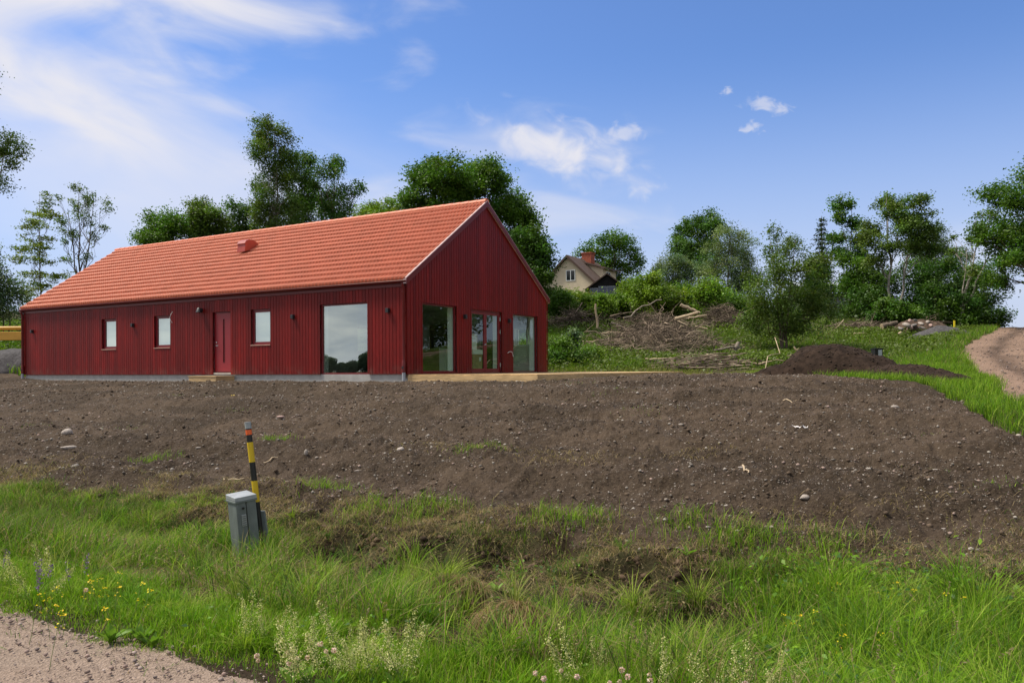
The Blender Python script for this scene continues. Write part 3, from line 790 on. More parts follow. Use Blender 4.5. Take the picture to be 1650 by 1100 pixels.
mb = MB(); mb.box(0.203, 0.27, -0.2, 0.2, 0, 0.55); mb.build('box_side', M['carton'], t)
t = inhouse('black_fridge', 'tall black fridge seen behind the right terrace door', 'fridge', 7.95, 1.85, rz=-math.pi/2)
mb = MB(); mb.box(-0.55, 0.55, -0.3, 0.3, 0.03, 1.95); mb.build('fridge_body', M['black'], t)
mb = MB(); mb.tube([(-0.48, -0.295, 0.72), (-0.48, -0.335, 0.72), (-0.48, -0.335, 1.38), (-0.48, -0.295, 1.38)], 0.012, 8)
mb.build('handle', M['steel'], t)

# ------------------------------------------------------------------ deck and step
def plankbox(mb, x0, x1, y0, y1, z0, z1):
    mb.cur = 0.82+0.36*random.random(); mb.box(x0, x1, y0, y1, z0, z1)
deck = empty('timber_deck', hloc, hrz, 'low deck of fresh yellow pine boards along the red gable', 'deck')
DZ = -0.012; dx0, dx1, dy0, dy1 = 0.0, 12.2, -4.49, -0.03
mb = MB(); y = dy0
while y < dy1-0.05:
    plankbox(mb, dx0, dx1, y, min(y+0.117, dy1), DZ-0.028, DZ); y += 0.122
mb.build('deck_boards', M['pine'], deck, col=True)
mb = MB()
for z0, z1 in ((-0.285, -0.160), (-0.157, -0.043)):
    for a in np.arange(dy0, dy1-0.1, 1.45): plankbox(mb, dx0-0.028, dx0, max(a, dy0), min(a+1.447, dy1), z0, z1)
mb.build('edge_board', M['pine'], deck, col=True)
mb = MB()
for z0, z1 in ((-0.285, -0.160), (-0.157, -0.043)):
    for a in np.arange(dx0-0.028, dx1, 2.9): plankbox(mb, a, min(a+2.897, dx1), dy0-0.028, dy0, z0, z1)
mb.build('edge_board', M['pine'], deck, col=True)
st = empty('door_step', hloc, hrz, 'small timber step in front of the red front door', 'step')
mb = MB(); sa, sb = 7.62, 9.08
for k in range(7): plankbox(mb, -0.86+k*0.117, -0.86+k*0.117+0.112, sa, sb, -0.075, -0.047)
mb.build('step_boards', M['pine'], st, col=True)
mb = MB(); plankbox(mb, -0.84, -0.812, sa+0.02, sb-0.02, -0.25, -0.078); plankbox(mb, -0.81, -0.05, sa+0.02, sa+0.048, -0.25, -0.078); plankbox(mb, -0.81, -0.05, sb-0.048, sb-0.02, -0.25, -0.078)
mb.build('step_side', M['pine'], st, col=True)
# ------------------------------------------------------------------ foliage tools
def unit(n, rng):
    v = rng.normal(size=(n, 3)); return v/np.linalg.norm(v, axis=1)[:, None]
def leaf_quads(C, L, color, rng, aspect=0.62, up=0.5, droop=0.0):
    """one folded leaf per point: C (n,3), L length (n,) or number, color (n,3)"""
    n = len(C); L = np.broadcast_to(np.asarray(L, float), (n,))[:, None]
    nrm = unit(n, rng); nrm[:, 2] = np.abs(nrm[:, 2])+up; nrm /= np.linalg.norm(nrm, axis=1)[:, None]
    a = unit(n, rng); a[:, 2] -= droop; a -= (a*nrm).sum(1)[:, None]*nrm; a /= np.linalg.norm(a, axis=1)[:, None]+1e-9
    b = np.cross(nrm, a); w = L*aspect*0.5
    V = np.stack([C-a*L*0.5, C+b*w+nrm*w*0.35-a*L*0.06, C+a*L*0.5-nrm*L*0.1, C-b*w+nrm*w*0.35-a*L*0.06], 1).reshape(-1, 3)
    Q = np.arange(n*4).reshape(n, 4)
    return V, Q, np.repeat(color, 4, 0)
def tubes(paths, n=5):
    """many tapered tubes in one array mesh; a path is (points (k,3), radii (k,))"""
    Vs = []; Qs = []; base = 0
    w = np.arange(n)*2*math.pi/n; cw, sw = np.cos(w), np.sin(w)
    for P, R in paths:
        P = np.asarray(P, float); R = np.asarray(R, float); k = len(P)
        t = np.gradient(P, axis=0); t /= np.linalg.norm(t, axis=1)[:, None]+1e-9
        ref = np.array([0, 0, 1.0]) if abs(t[0, 2]) < 0.85 else np.array([1.0, 0, 0])
        a = np.cross(t, ref); a /= np.linalg.norm(a, axis=1)[:, None]+1e-9; b = np.cross(a, t)
        V = P[:, None, :]+(a[:, None, :]*cw[None, :, None]+b[:, None, :]*sw[None, :, None])*R[:, None, None]
        Vs.append(V.reshape(-1, 3))
        i, j = np.meshgrid(np.arange(k-1), np.arange(n), indexing='ij'); j2 = (j+1) % n
        Qs.append(base+np.stack([i*n+j, i*n+j2, (i+1)*n+j2, (i+1)*n+j], -1).reshape(-1, 4)); base += k*n
    return np.concatenate(Vs), np.concatenate(Qs)
def bend(p, q, sag, rng, k=5, wob=0.06):
    p = np.asarray(p, float); q = np.asarray(q, float); t = np.linspace(0, 1, k)[:, None]
    L = np.linalg.norm(q-p); P = p+(q-p)*t
    P[:, 2] += sag*L*(t[:, 0]*(1-t[:, 0]))*2
    P[1:-1] += rng.normal(size=(k-2, 3))*wob*L
    return P
GREENS = dict(maple=(0.074, 0.150, 0.020), dark=(0.064, 0.130, 0.022), birch=(0.098, 0.155, 0.030), willow=(0.150, 0.205, 0.095), yellow=(0.140, 0.190, 0.026),
              fresh=(0.150, 0.240, 0.026), blue=(0.118, 0.172, 0.082), spruce=(0.034, 0.066, 0.028))
def tree(name, label, cat, Y, basepx, lobes, hue, leaf=0.2, n=9000, clump=0.55, gap=0.0, trunk=0.16, bark='bark', seed=1, group=None, droop=0.0, aspect=0.62,
         twig=0.3, depth=1.0, basey=None, stems=None, flat=0.75, limbs=True, lean=0.0):
    """a tree or bush at distance Y; lobes are (column, row, half width, half height) read off the photograph at that distance"""
    rng = np.random.default_rng(seed)
    bx = ray(basepx, HOR)[0]*Y; bz = h1(bx, Y)-0.05 if basey is None else basey
    root = empty(name, (bx, Y, bz), 0, label, cat, group); O = np.array([bx, Y, bz])
    k = Y/F_PX
    xs = [l[0]-l[2] for l in lobes]+[l[0]+l[2] for l in lobes]; half = (max(xs)-min(xs))/2*k
    L3 = []
    for (px, py, rx, ry) in lobes:
        rel = (px-basepx)*k/half if half > 0 else 0
        dd = rng.uniform(-1, 1)*depth*max(0.0, half-rx*k*0.8)*math.sqrt(max(0.05, 1-min(1, rel*rel)))
        c = at(px, py, Y)-O; c[1] += dd
        L3.append((c, np.array([rx*k, max(rx, ry)*k*min(1.0, 0.5+0.5*depth), ry*k])))
    base = np.array(GREENS[hue])
    wts = np.array([(r[0]*r[2])**0.9 for _, r in L3]); wts /= wts.sum()
    Cs = []; colr = []; paths = []
    top = max(c[2]+r[2]*0.3 for c, r in L3); xc = sum(c[0]*w for (c, r), w in zip(L3, wts)); yc = sum(c[1]*w for (c, r), w in zip(L3, wts))
    tp = []
    st = stems or [(0.0, 0.0, 1.0)]
    for sx, sl, sh in st:
        T = np.array([[sx*k*0.6, 0, 0], [sx*k, 0, top*0.2], [sx*k+sl*k*0.4+xc*0.3, yc*0.3, top*0.5*sh], [sx*k+sl*k+xc*0.8, yc*0.8, top*sh]])
        q = np.linspace(0, 3, 10); i = np.minimum(q.astype(int), 2); f = (q-i)[:, None]
        P = T[i]+(T[i+1]-T[i])*f; P[1:-1] += rng.normal(size=(8, 3))*trunk*0.35
        R = 0.62*trunk*np.linspace(1.2, 0.16, 10); paths.append((P, R)); tp.append((P, R))
    for (c, r), w in zip(L3, wts):
        nl = int(1.9*n*w)
        cl = clump*(r[0]*r[2])**0.25
        m = int(np.clip(4.2*(r[0]*r[2])/(cl*cl)*(1-gap)+5, 6, 220))
        d = unit(m, rng); rad_ = (rng.uniform(0.12, 1, m)**0.5)*rng.uniform(0.85, 1.17, m)
        cc = c+d*rad_[:, None]*r
        cr_ = cl*rng.uniform(0.45, 1.0, m)
        kk = rng.choice(m, nl, p=cr_**2/np.sum(cr_**2))
        off = rng.normal(size=(nl, 3))*0.80; off[:, 2] *= flat
        off[:, 2] -= droop*np.abs(rng.normal(size=nl))
        Cs.append(cc[kk]+off*cr_[kk][:, None])
        tone = rng.uniform(0.66, 1.5, m)[kk]*rng.uniform(0.8, 1.2, nl)
        hue_ = rng.normal(0, 0.10, m)[kk]
        colr.append(np.stack([base[0]*tone*(1+hue_), base[1]*tone, base[2]*tone*(1-hue_)], 1))
        if limbs:
            P, R = tp[rng.integers(len(tp))]
            zt = np.clip(c[2]*0.62-r[2]*0.2, P[1, 2], P[-2, 2]); i = int(np.argmin(np.abs(P[:, 2]-zt)))
            B = bend(P[i], c, 0.10, rng, 6); r0 = min(R[i]*0.6, 0.012+0.02*np.linalg.norm(c-P[i]))
            paths.append((B, np.linspace(r0, r0*0.35, 6)))
            for q in rng.choice(m, max(1, int(m*twig)), replace=False):
                i = rng.integers(2, 6); paths.append((bend(B[i], cc[q], 0.05, rng, 4), np.linspace(r0*0.32, 0.006, 4)))
    C = np.concatenate(Cs); colr = np.concatenate(colr)
    g = h1(bx, Y)-bz
    C[:, 2] = np.maximum(C[:, 2], g+0.06)
    V, Q, cl_ = leaf_quads(C, leaf*0.92*rng.uniform(0.55, 1.3, len(C)), colr, rng, aspect, 0.45, droop)
    npmesh('crown', V, Q, None, M['leaf'], root, cl_)
    V, Q = tubes(paths, 6)
    npmesh('trunk', V, Q, None, M[bark], root, smooth=True)
    return root
TB = 'trees and bushes round the building plot'
def T(name, label, cat, *a, **k): return tree(name, label, cat, *a, **k)

T('birch_tree', 'tall tree reaching into the left edge of the photo above the saplings', 'tree', 45, -55, [(-70, 150, 50, 70), (-74, 270, 50, 60), (-14, 226, 30, 20), (-12, 284, 26, 16), (-14, 190, 18, 14), (10, 246, 14, 10), (20, 266, 12, 8)], 'birch', 0.15, 12000, 0.5, 0.2, seed=3, droop=0.35, bark='birch_bark', trunk=0.22)
T('maple_sapling', 'slender young maple with layered see-through branches left of the roof end', 'tree', 55, 66, [(64, 318, 13, 12), (58, 342, 22, 10), (78, 346, 16, 8), (54, 366, 20, 8), (80, 368, 18, 8), (62, 386, 30, 8), (50, 404, 28, 8), (84, 402, 20, 8), (66, 424, 36, 9), (42, 440, 26, 9), (88, 442, 24, 9), (64, 462, 36, 10), (36, 474, 24, 10), (92, 472, 22, 10), (64, 492, 40, 12)], 'yellow', 0.16, 4600, 0.42, 0.3, 0.10, seed=5, flat=0.35, twig=0.35)
T('fan_tree', 'sparse tree with bare branches fanning upward beside the roof end', 'tree', 60, 131, [(132, 306, 10, 8), (122, 316, 9, 10), (150, 318, 10, 10), (170, 330, 8, 11), (108, 328, 9, 10), (98, 320, 5, 6), (128, 342, 6, 16), (146, 350, 8, 18), (112, 362, 9, 13), (166, 366, 6, 8), (126, 382, 10, 10), (114, 394, 7, 8), (150, 418, 9, 7), (120, 420, 8, 5), (140, 376, 7, 12), (102, 372, 8, 6)], 'birch', 0.16, 1900, 0.4, 0.4, 0.15, seed=8, twig=0.6, stems=[(0, -2, 1.0), (1, 20, 0.9), (-1, -20, 0.85)])
T('willow_bush', 'grey-green willow thicket at the far left under the saplings', 'bush', 50, 6, [(-6, 446, 26, 28), (14, 470, 26, 24), (-24, 410, 22, 26), (20, 500, 24, 22), (-20, 490, 30, 30), (38, 505, 16, 16)], 'blue', 0.16, 8000, 0.5, seed=11, trunk=0.07, stems=[(0, 0, 1), (10, 5, .8), (-10, -8, .9)])
T('bushy_tree', 'low bushy tree farthest left behind the roof ridge', 'tree', 62, 255, [(255, 353, 34, 15), (250, 375, 40, 18), (226, 382, 16, 10), (286, 368, 16, 20), (262, 395, 40, 18), (262, 425, 40, 20)], 'maple', 0.21, 8500, 0.55, 0.15, 0.14, seed=13)
T('bushy_tree', 'olive green tree behind the ridge, second from the left', 'tree', 64, 324, [(320, 330, 18, 17), (335, 352, 28, 20), (312, 362, 18, 20), (356, 352, 16, 18), (330, 385, 34, 20), (330, 420, 34, 22)], 'birch', 0.21, 8500, 0.55, 0.15, 0.14, seed=17)
T('bushy_tree', 'low rounded tree tucked left of the tall birch behind the ridge', 'tree', 66, 386, [(386, 340, 20, 16), (390, 362, 26, 22), (375, 382, 22, 20), (390, 410, 30, 25)], 'dark', 0.21, 6000, 0.55, 0.1, 0.14, seed=19)
T('birch_tree', 'tallest birch behind the ridge with a pale straight trunk', 'tree', 60, 446, [(422, 214, 16, 18), (446, 222, 24, 20), (436, 203, 16, 10), (428, 248, 20, 18), (456, 254, 24, 24), (416, 292, 18, 12), (452, 288, 28, 24), (438, 322, 30, 20), (462, 340, 30, 22), (426, 345, 20, 20), (446, 375, 30, 24)], 'birch', 0.17, 14500, 0.5, 0.12, 0.22, 'birch_bark', seed=23, droop=0.3)
T('birch_tree', 'dark birch crowding the right side of the tallest birch', 'tree', 66, 490, [(492, 264, 20, 14), (484, 288, 24, 22), (497, 318, 24, 24), (480, 346, 28, 24), (490, 380, 30, 24)], 'dark', 0.19, 9500, 0.5, 0.08, 0.2, seed=29, droop=0.3)
T('birch_tree', 'open crowned birch with drooping side boughs right of the birch clump', 'tree', 62, 542, [(538, 253, 13, 12), (534, 278, 20, 16), (540, 306, 26, 14), (572, 304, 16, 10), (524, 328, 22, 16), (552, 338, 22, 16), (538, 365, 30, 20), (510, 300, 10, 10)], 'dark', 0.18, 6500, 0.5, 0.25, 0.18, seed=31, droop=0.35, twig=0.4)
T('low_bush', 'light green bush just above the ridge between birch and big maple', 'bush', 58, 615, [(600, 336, 24, 12), (632, 332, 26, 12), (612, 352, 34, 15), (590, 352, 20, 12), (620, 385, 40, 25)], 'fresh', 0.18, 6500, 0.5, 0.15, 0.08, seed=37)
T('maple_tree', 'big round dark maple directly behind the right half of the ridge', 'tree', 52, 700, [(700, 262, 24, 14), (678, 282, 24, 18), (715, 285, 38, 24), (738, 300, 26, 30), (700, 315, 44, 22), (664, 325, 20, 16), (705, 350, 55, 28), (700, 390, 50, 30)], 'maple', 0.20, 15000, 0.5, 0.05, 0.28, seed=41)
T('maple_tree', 'broad maple rising above the gable peak', 'tree', 55, 790, [(770, 268, 24, 15), (792, 298, 32, 26), (764, 312, 32, 25), (822, 318, 26, 26), (834, 352, 28, 26), (800, 345, 40, 30), (835, 388, 28, 22), (800, 400, 45, 30)], 'maple', 0.21, 16500, 0.5, 0.08, 0.3, seed=43)
T('maple_tree', 'dark lower tree behind the sloping right edge of the gable', 'tree', 50, 862, [(850, 388, 26, 20), (866, 416, 24, 26), (848, 440, 28, 24), (872, 446, 18, 16), (855, 470, 30, 22)], 'dark', 0.20, 9500, 0.5, 0.05, 0.2, seed=47)
T('garden_tree', 'round tree behind the brick chimney of the cream house', 'tree', 106, 985, [(985, 391, 26, 14), (962, 402, 20, 14), (1008, 400, 20, 18), (988, 416, 34, 18), (1018, 428, 16, 18), (942, 408, 12, 10), (990, 440, 36, 18)], 'maple', 0.30, 7500, 0.6, 0.2, 0.3, seed=53)
T('oak_tree', 'tall dark tree standing highest right of the cream house', 'tree', 95, 1125, [(1132, 356, 24, 14), (1106, 370, 20, 18), (1140, 374, 24, 18), (1120, 395, 36, 18), (1100, 405, 20, 14), (1130, 425, 36, 24)], 'dark', 0.28, 9500, 0.55, 0.1, 0.32, seed=59)
T('willow_tree', 'pale grey-green willow in front of the tall dark tree', 'tree', 75, 1172, [(1174, 382, 30, 16), (1196, 400, 26, 22), (1156, 402, 20, 22), (1182, 430, 40, 26), (1206, 452, 24, 26), (1150, 440, 20, 24), (1180, 470, 40, 24)], 'willow', 0.22, 12500, 0.5, 0.08, 0.2, seed=61, aspect=0.4, droop=0.2)
T('willow_tree', 'round grey-green bushy willow left of the pale willow', 'tree', 80, 1090, [(1086, 420, 26, 14), (1074, 440, 24, 20), (1112, 434, 26, 20), (1096, 456, 36, 18), (1062, 432, 12, 10), (1095, 480, 36, 18)], 'blue', 0.22, 9500, 0.5, 0.08, 0.18, seed=67, aspect=0.4)
T('alder_tree', 'olive bushy tree with leaves down to the ground left of the soil heap', 'tree', 43, 1262, [(1238, 380, 9, 14), (1248, 404, 16, 16), (1290, 384, 12, 14), (1282, 408, 24, 20), (1306, 428, 22, 20), (1234, 432, 20, 22), (1212, 452, 16, 18), (1266, 448, 40, 24), (1308, 464, 30, 26), (1228, 482, 38, 30), (1282, 494, 50, 28), (1214, 514, 30, 22), (1316, 506, 26, 26), (1250, 524, 50, 20), (1288, 530, 40, 14)], 'birch', 0.135, 12500, 0.42, 0.35, 0.10, seed=71, twig=0.3, stems=[(0, -15, 1.0), (6, 10, .95), (-4, -22, .98)])
T('maple_tree', 'lopsided maple with a leaning top between spruce and twin trunks', 'tree', 66, 1372, [(1358, 332, 17, 11), (1346, 352, 12, 9), (1370, 362, 12, 12), (1360, 380, 16, 12), (1384, 392, 16, 12), (1372, 425, 24, 24), (1360, 405, 14, 12), (1378, 460, 30, 24)], 'maple', 0.21, 7200, 0.5, 0.15, 0.16, seed=73)
T('ash_tree', 'left of the two slim trees with bare pale trunks', 'tree', 60, 1436, [(1440, 322, 18, 12), (1430, 346, 20, 16), (1412, 366, 18, 12), (1440, 372, 22, 16), (1398, 388, 20, 14), (1428, 402, 20, 12), (1412, 420, 20, 10)], 'birch', 0.19, 5600, 0.5, 0.3, 0.2, 'birch_bark', seed=79, twig=0.45)
T('ash_tree', 'right of the two slim trees with bare pale trunks', 'tree', 61, 1452, [(1472, 328, 20, 12), (1482, 352, 18, 14), (1460, 358, 16, 18), (1494, 366, 16, 12), (1482, 384, 20, 14), (1466, 396, 20, 14), (1500, 402, 16, 12)], 'birch', 0.19, 5400, 0.5, 0.3, 0.18, 'birch_bark', seed=83, twig=0.45)
T('willow_tree', 'blue-green feathery tree right of the twin slim trees', 'tree', 75, 1508, [(1500, 376, 20, 12), (1522, 392, 18, 16), (1494, 402, 26, 18), (1532, 416, 18, 18), (1510, 432, 34, 20)], 'blue', 0.22, 7200, 0.5, 0.2, 0.16, seed=89, aspect=0.4)
T('bare_tree', 'half bare leaning tree with pale branches by the farm track', 'tree', 56, 1551, [(1582, 366, 10, 7), (1598, 346, 9, 9), (1566, 388, 8, 7), (1552, 378, 5, 4), (1570, 350, 6, 4), (1544, 402, 5, 6), (1556, 440, 8, 12)], 'birch', 0.18, 900, 0.5, 0.3, 0.15, 'birch_bark', seed=97, twig=0.9, stems=[(0, 18, 1.0), (2, 40, 0.85), (-2, -8, 0.7)])
T('oak_tree', 'large leafy tree at the right edge overhanging the farm track', 'tree', 50, 1702, [(1642, 300, 30, 20), (1626, 328, 26, 24), (1620, 366, 26, 26), (1642, 398, 32, 30), (1612, 424, 18, 16), (1646, 448, 22, 18), (1596, 380, 10, 10), (1690, 280, 50, 44), (1700, 370, 60, 60), (1700, 440, 50, 40), (1750, 340, 60, 80)], 'maple', 0.19, 26000, 0.5, 0.08, 0.3, seed=101)
for lb, px, Y, hue, lobes, sd_ in (
    ('dark bush behind the rubble left of the twin trunks', 1412, 63, 'dark', [(1404, 440, 22, 20), (1424, 458, 28, 24), (1404, 480, 30, 24), (1430, 496, 30, 18)], 1),
    ('dark bush right behind the twin bare trunks', 1484, 64, 'dark', [(1478, 436, 30, 24), (1500, 452, 30, 24), (1480, 478, 36, 26), (1500, 500, 36, 22)], 2),
    ('dark tall bush behind the half bare tree', 1545, 62, 'dark', [(1544, 428, 24, 20), (1562, 448, 26, 24), (1536, 470, 32, 28), (1560, 496, 32, 26)], 3),
    ('dark bush nearest the farm track at the foot of the wood', 1582, 58, 'dark', [(1580, 448, 24, 24), (1594, 474, 20, 28), (1576, 500, 30, 26), (1560, 516, 36, 20), (1592, 516, 18, 18)], 4),
    ('deep green bush between the rubble and the half bare tree', 1520, 57, 'dark', [(1516, 470, 24, 26), (1530, 496, 28, 24), (1506, 508, 26, 18), (1540, 518, 26, 14)], 5),
    ('fresh green shrub standing over the fallen log and rubble', 1442, 54, 'maple', [(1436, 494, 22, 12), (1452, 502, 22, 12), (1424, 506, 18, 10), (1462, 512, 18, 8)], 6),
    ('dark bush left of the grey shed under the spruce', 1318, 70, 'dark', [(1312, 440, 18, 20), (1326, 470, 18, 16), (1306, 476, 22, 22)], 7),
    ('bush right of the grey shed under the leaning maple', 1382, 66, 'dark', [(1376, 462, 18, 20), (1392, 484, 24, 22), (1370, 505, 28, 16)], 8)):
    T('bush', lb, 'bush', Y, px, lobes, hue, 0.19, 6500, 0.5, 0.1, 0.07, seed=200+sd_, stems=[(0, 0, 1), (8, 6, .9), (-8, -6, .8)])
for i, (px, py, rx, ry, hue, lb) in enumerate((
    (896, 484, 26, 14, 'maple', 'hedge bush closest to the sloping edge of the red gable'), (926, 484, 24, 13, 'yellow', 'yellowish hedge bush below the gable of the cream house'),
    (958, 490, 26, 13, 'fresh', 'hedge bush in front of the cream house corner'), (990, 490, 24, 13, 'fresh', 'hedge bush in front of the glazed porch'),
    (1020, 470, 24, 20, 'fresh', 'fresh green hedge bush right of the glazed porch'), (1046, 464, 24, 20, 'fresh', 'light hedge bush below the gap of sky right of the cream house'),
    (1072, 482, 24, 17, 'yellow', 'hedge bush above the brush heap top'), (1104, 478, 26, 20, 'maple', 'hedge bush behind the pale cut logs'),
    (1140, 476, 26, 24, 'fresh', 'bright hedge bush under the pale willow'), (1172, 492, 26, 22, 'maple', 'hedge bush right of the pale cut logs'), (1206, 500, 24, 22, 'yellow', 'olive hedge bush left of the olive bushy tree'))):
    T('hedge_bush', lb, 'bush', 57+2.5*math.sin(i*2.1), px, [(px-10, py, rx*0.8, ry), (px+10, py+4, rx*0.8, ry), (px, py+ry*0.9, rx, ry), (px+4, py-ry*0.5, rx*0.5, ry*0.7)], hue, 0.17, 5200, 0.5, 0.1, 0.05, seed=300+i, stems=[(0, 0, 1), (10, 8, .9), (-10, -8, .9)])
T('shrub', 'dark round shrub beside the right corner of the red house', 'bush', 38, 903, [(900, 560, 24, 20), (918, 576, 24, 16), (896, 584, 22, 14), (926, 590, 20, 10)], 'maple', 0.13, 6000, 0.5, 0.05, 0.05, seed=401, stems=[(0, 0, 1), (8, 6, .9)])
T('shrub', 'small dark sapling in the bright weeds beside the red house', 'bush', 41, 922, [(922, 538, 9, 8), (921, 548, 12, 8), (924, 556, 10, 6)], 'blue', 0.12, 1200, 0.5, 0.1, 0.04, seed=402)
T('shrub', 'light green shrub between the house corner and the brush heap', 'bush', 39.5, 948, [(944, 572, 18, 12), (960, 580, 16, 10), (938, 586, 16, 9)], 'fresh', 0.12, 3600, 0.5, 0.1, 0.04, seed=403)
# spruce
def spruce(px, Y, top, foot, halfw, label, seed):
    rng = np.random.default_rng(seed); p = at(px, top, Y); bz = h1(p[0], Y)
    root = empty('spruce_tree', (p[0], Y, bz), 0, label, 'tree'); Ht = p[2]-bz; k = Y/F_PX
    h0 = at(px, foot, Y)[2]-bz; paths = [(np.array([[0, 0, 0], [0.05, 0, Ht*0.5], [0, 0, Ht]]), np.array([0.2, 0.12, 0.02]))]; C = []; col = []
    for z in np.arange(h0*0.6, Ht, 0.42):
        r = halfw*k*(1-(z-h0*0.6)/(Ht-h0*0.6))**0.8+0.12
        for q in range(9):
            a = rng.uniform(0, 6.28); r1 = r*rng.uniform(0.65, 1.15); e = np.array([math.cos(a)*r1, math.sin(a)*r1, z-0.22*r1])
            paths.append((bend((0, 0, z), e, -0.05, rng, 4, 0.02), np.linspace(0.03, 0.008, 4)))
            m = int(16*r1)+4; t = rng.uniform(0.15, 1, m)[:, None]
            C.append(np.array([0, 0, z])+(e-np.array([0, 0, z]))*t+rng.normal(size=(m, 3))*[0.14, 0.14, 0.09]); tone = rng.uniform(0.6, 1.4)
            col.append(np.array(GREENS['spruce'])*tone*rng.uniform(0.8, 1.2, (m, 1)))
    V, Q, c = leaf_quads(np.concatenate(C), 0.26, np.concatenate(col), rng, 0.4, 0.3, 0.3)
    npmesh('crown', V, Q, None, M['leaf'], root, c); V, Q = tubes(paths, 5); npmesh('trunk', V, Q, None, M['bark'], root)
spruce(1324, 74, 348, 470, 30, 'dark pointed spruce rising above the olive bushy tree', 501)
# a low line of trees west of the plot: seen only as the dark reflection in the big window
for i, (x, y, h_, w_) in enumerate(((-338, -52, 9.5, 5), (-344, -59, 10.5, 5), (-340, -65, 9, 4), (-346, -69.5, 7.5, 3.6), (-340, -73.5, 5.2, 3), (-342, -79, 6.0, 3.4), (-338, -84, 9.5, 4), (-345, -89, 11.5, 5), (-340, -96, 10, 5))):
    rng = np.random.default_rng(600+i); z0 = h1(x, y); root = empty('roadside_tree', (x, y, z0), 0, 'distant dark tree across the fields, reflected in the big window', 'tree', 'trees reflected in the windows')
    n = 5000; d = unit(n, rng)*np.cbrt(rng.uniform(0.1, 1, (n, 1)))*[w_, w_, h_*0.46]; C = d+[0, 0, h_*0.54]; C += 0.5*np.sin(C*1.7)[:, [1, 2, 0]]
    C[:, 2] = np.maximum(C[:, 2], 0.1)
    V, Q, c = leaf_quads(C, 0.6, np.array(GREENS['spruce'])*rng.uniform(0.6, 1.4, (n, 1)), rng)
    npmesh('crown', V, Q, None, M['leaf'], root, c)
    V, Q = tubes([(np.array([[0, 0, -0.1], [0.1, 0, h_*0.4], [0, 0.1, h_*0.9]]), np.array([0.2, 0.14, 0.04]))], 6); npmesh('trunk', V, Q, None, M['bark'], root)
# trees on the hill out of frame to the right, reflected in the gable glass; made tall and dense to block sky light on the gable
for i, (x, y, h_) in enumerate(((46, 46, 14), (52, 38, 15), (40, 33, 13), (58, 54, 15), (35, 25, 12), (47, 27, 14), (30, 17, 11), (42, 16, 13), (24, 8, 9), (36, 6, 12))):
    rng = np.random.default_rng(650+i); z0 = h1(x, y); root = empty('roadside_tree', (x, y, z0), 0, 'leafy tree beyond the track, reflected in the gable windows', 'tree', 'trees reflected in the gable windows')
    n = 7000; d = unit(n, rng)*np.cbrt(rng.uniform(0.1, 1, (n, 1)))*[4.6, 4.6, h_*0.47]; C = d+[0, 0, h_*0.53]; C += 0.45*np.sin(C*1.9)[:, [1, 2, 0]]; C[:, 2] = np.maximum(C[:, 2], 0.1)
    V, Q, c = leaf_quads(C, 0.42, np.array(GREENS['maple'])*rng.uniform(0.6, 1.4, (n, 1)), rng); npmesh('crown', V, Q, None, M['leaf'], root, c)
    V, Q = tubes([(np.array([[0, 0, -0.1], [0.1, 0, h_*0.4], [0, 0.1, h_*0.9]]), np.array([0.25, 0.18, 0.05]))], 6); npmesh('trunk', V, Q, None, M['bark'], root)

# weeds on the cleared hillside
def weeds(name, n, area, size, hues, hmax, seed, dens):
    rng = np.random.default_rng(seed); x = rng.uniform(area[0], area[1], n*4); y = rng.uniform(area[2], area[3], n*4)
    keep = (rng.uniform(size=n*4) < dens(x, y)); x, y = x[keep][:n], y[keep][:n]
    dt, _ = track_dist(x, y); ok = (dt > 3.0) & ~in_poly(x, y, SOIL) & (edge_dist(x, y, HOUSE) > 0.6) & ~in_poly(x, y, HOUSE) & (edge_dist(x, y, DECK) > 0.3) & ~in_poly(x, y, DECK); x, y = x[ok], y[ok]
    hm = hmax*(0.35+0.9*np.clip(0.5+0.9*fbm(x, y, 2.2, 3, seed), 0, 1))
    z = H(x, y)+hm*rng.uniform(0.05, 1, len(x))**0.8
    k = np.clip((0.5+0.8*fbm(x, y, 3.0, 3, seed+5)), 0, 1)[:, None]
    col = (np.array(hues[0])*(1-k)+np.array(hues[1])*k)*rng.uniform(0.65, 1.35, (len(x), 1))
    V, Q, c = leaf_quads(np.stack([x, y, z], 1), size*rng.uniform(0.6, 1.3, len(x)), col, rng, 0.6, 0.5)
    return tag(npmesh(name, V, Q, None, M['leaf'], None, c), kind='stuff')
def hill_dens(x, y):
    d = 0.5+1.1*fbm(x, y, 3.2, 3, 77)
    d = np.where(x > 14, d*0.7+0.1, d+0.15)
    d *= sstep(33.5, 36, y+0.25*np.maximum(0, 6-x))*sstep(66, 58, y)
    d *= 1-0.97*np.exp(-(((x-8.9)/4.2)**4+((y-45.5)/5.0)**4))
    return np.clip(d, 0.02, 1)
weeds('undergrowth', 60000, (-1, 34, 33, 66), 0.15, ((0.075, 0.105, 0.022), (0.12, 0.175, 0.026)), 0.55, 701, hill_dens)
weeds('undergrowth', 22000, (-42, -18, 40, 72), 0.17, ((0.05, 0.085, 0.02), (0.10, 0.155, 0.026)), 0.8, 702, lambda x, y: np.clip(0.6+fbm(x, y, 4, 3, 3), 0.05, 1))
weeds('undergrowth', 26000, (-20, 40, 60, 92), 0.26, ((0.04, 0.075, 0.02), (0.07, 0.11, 0.026)), 1.6, 703, lambda x, y: np.clip(0.6+fbm(x, y, 4, 3, 3), 0.05, 1))
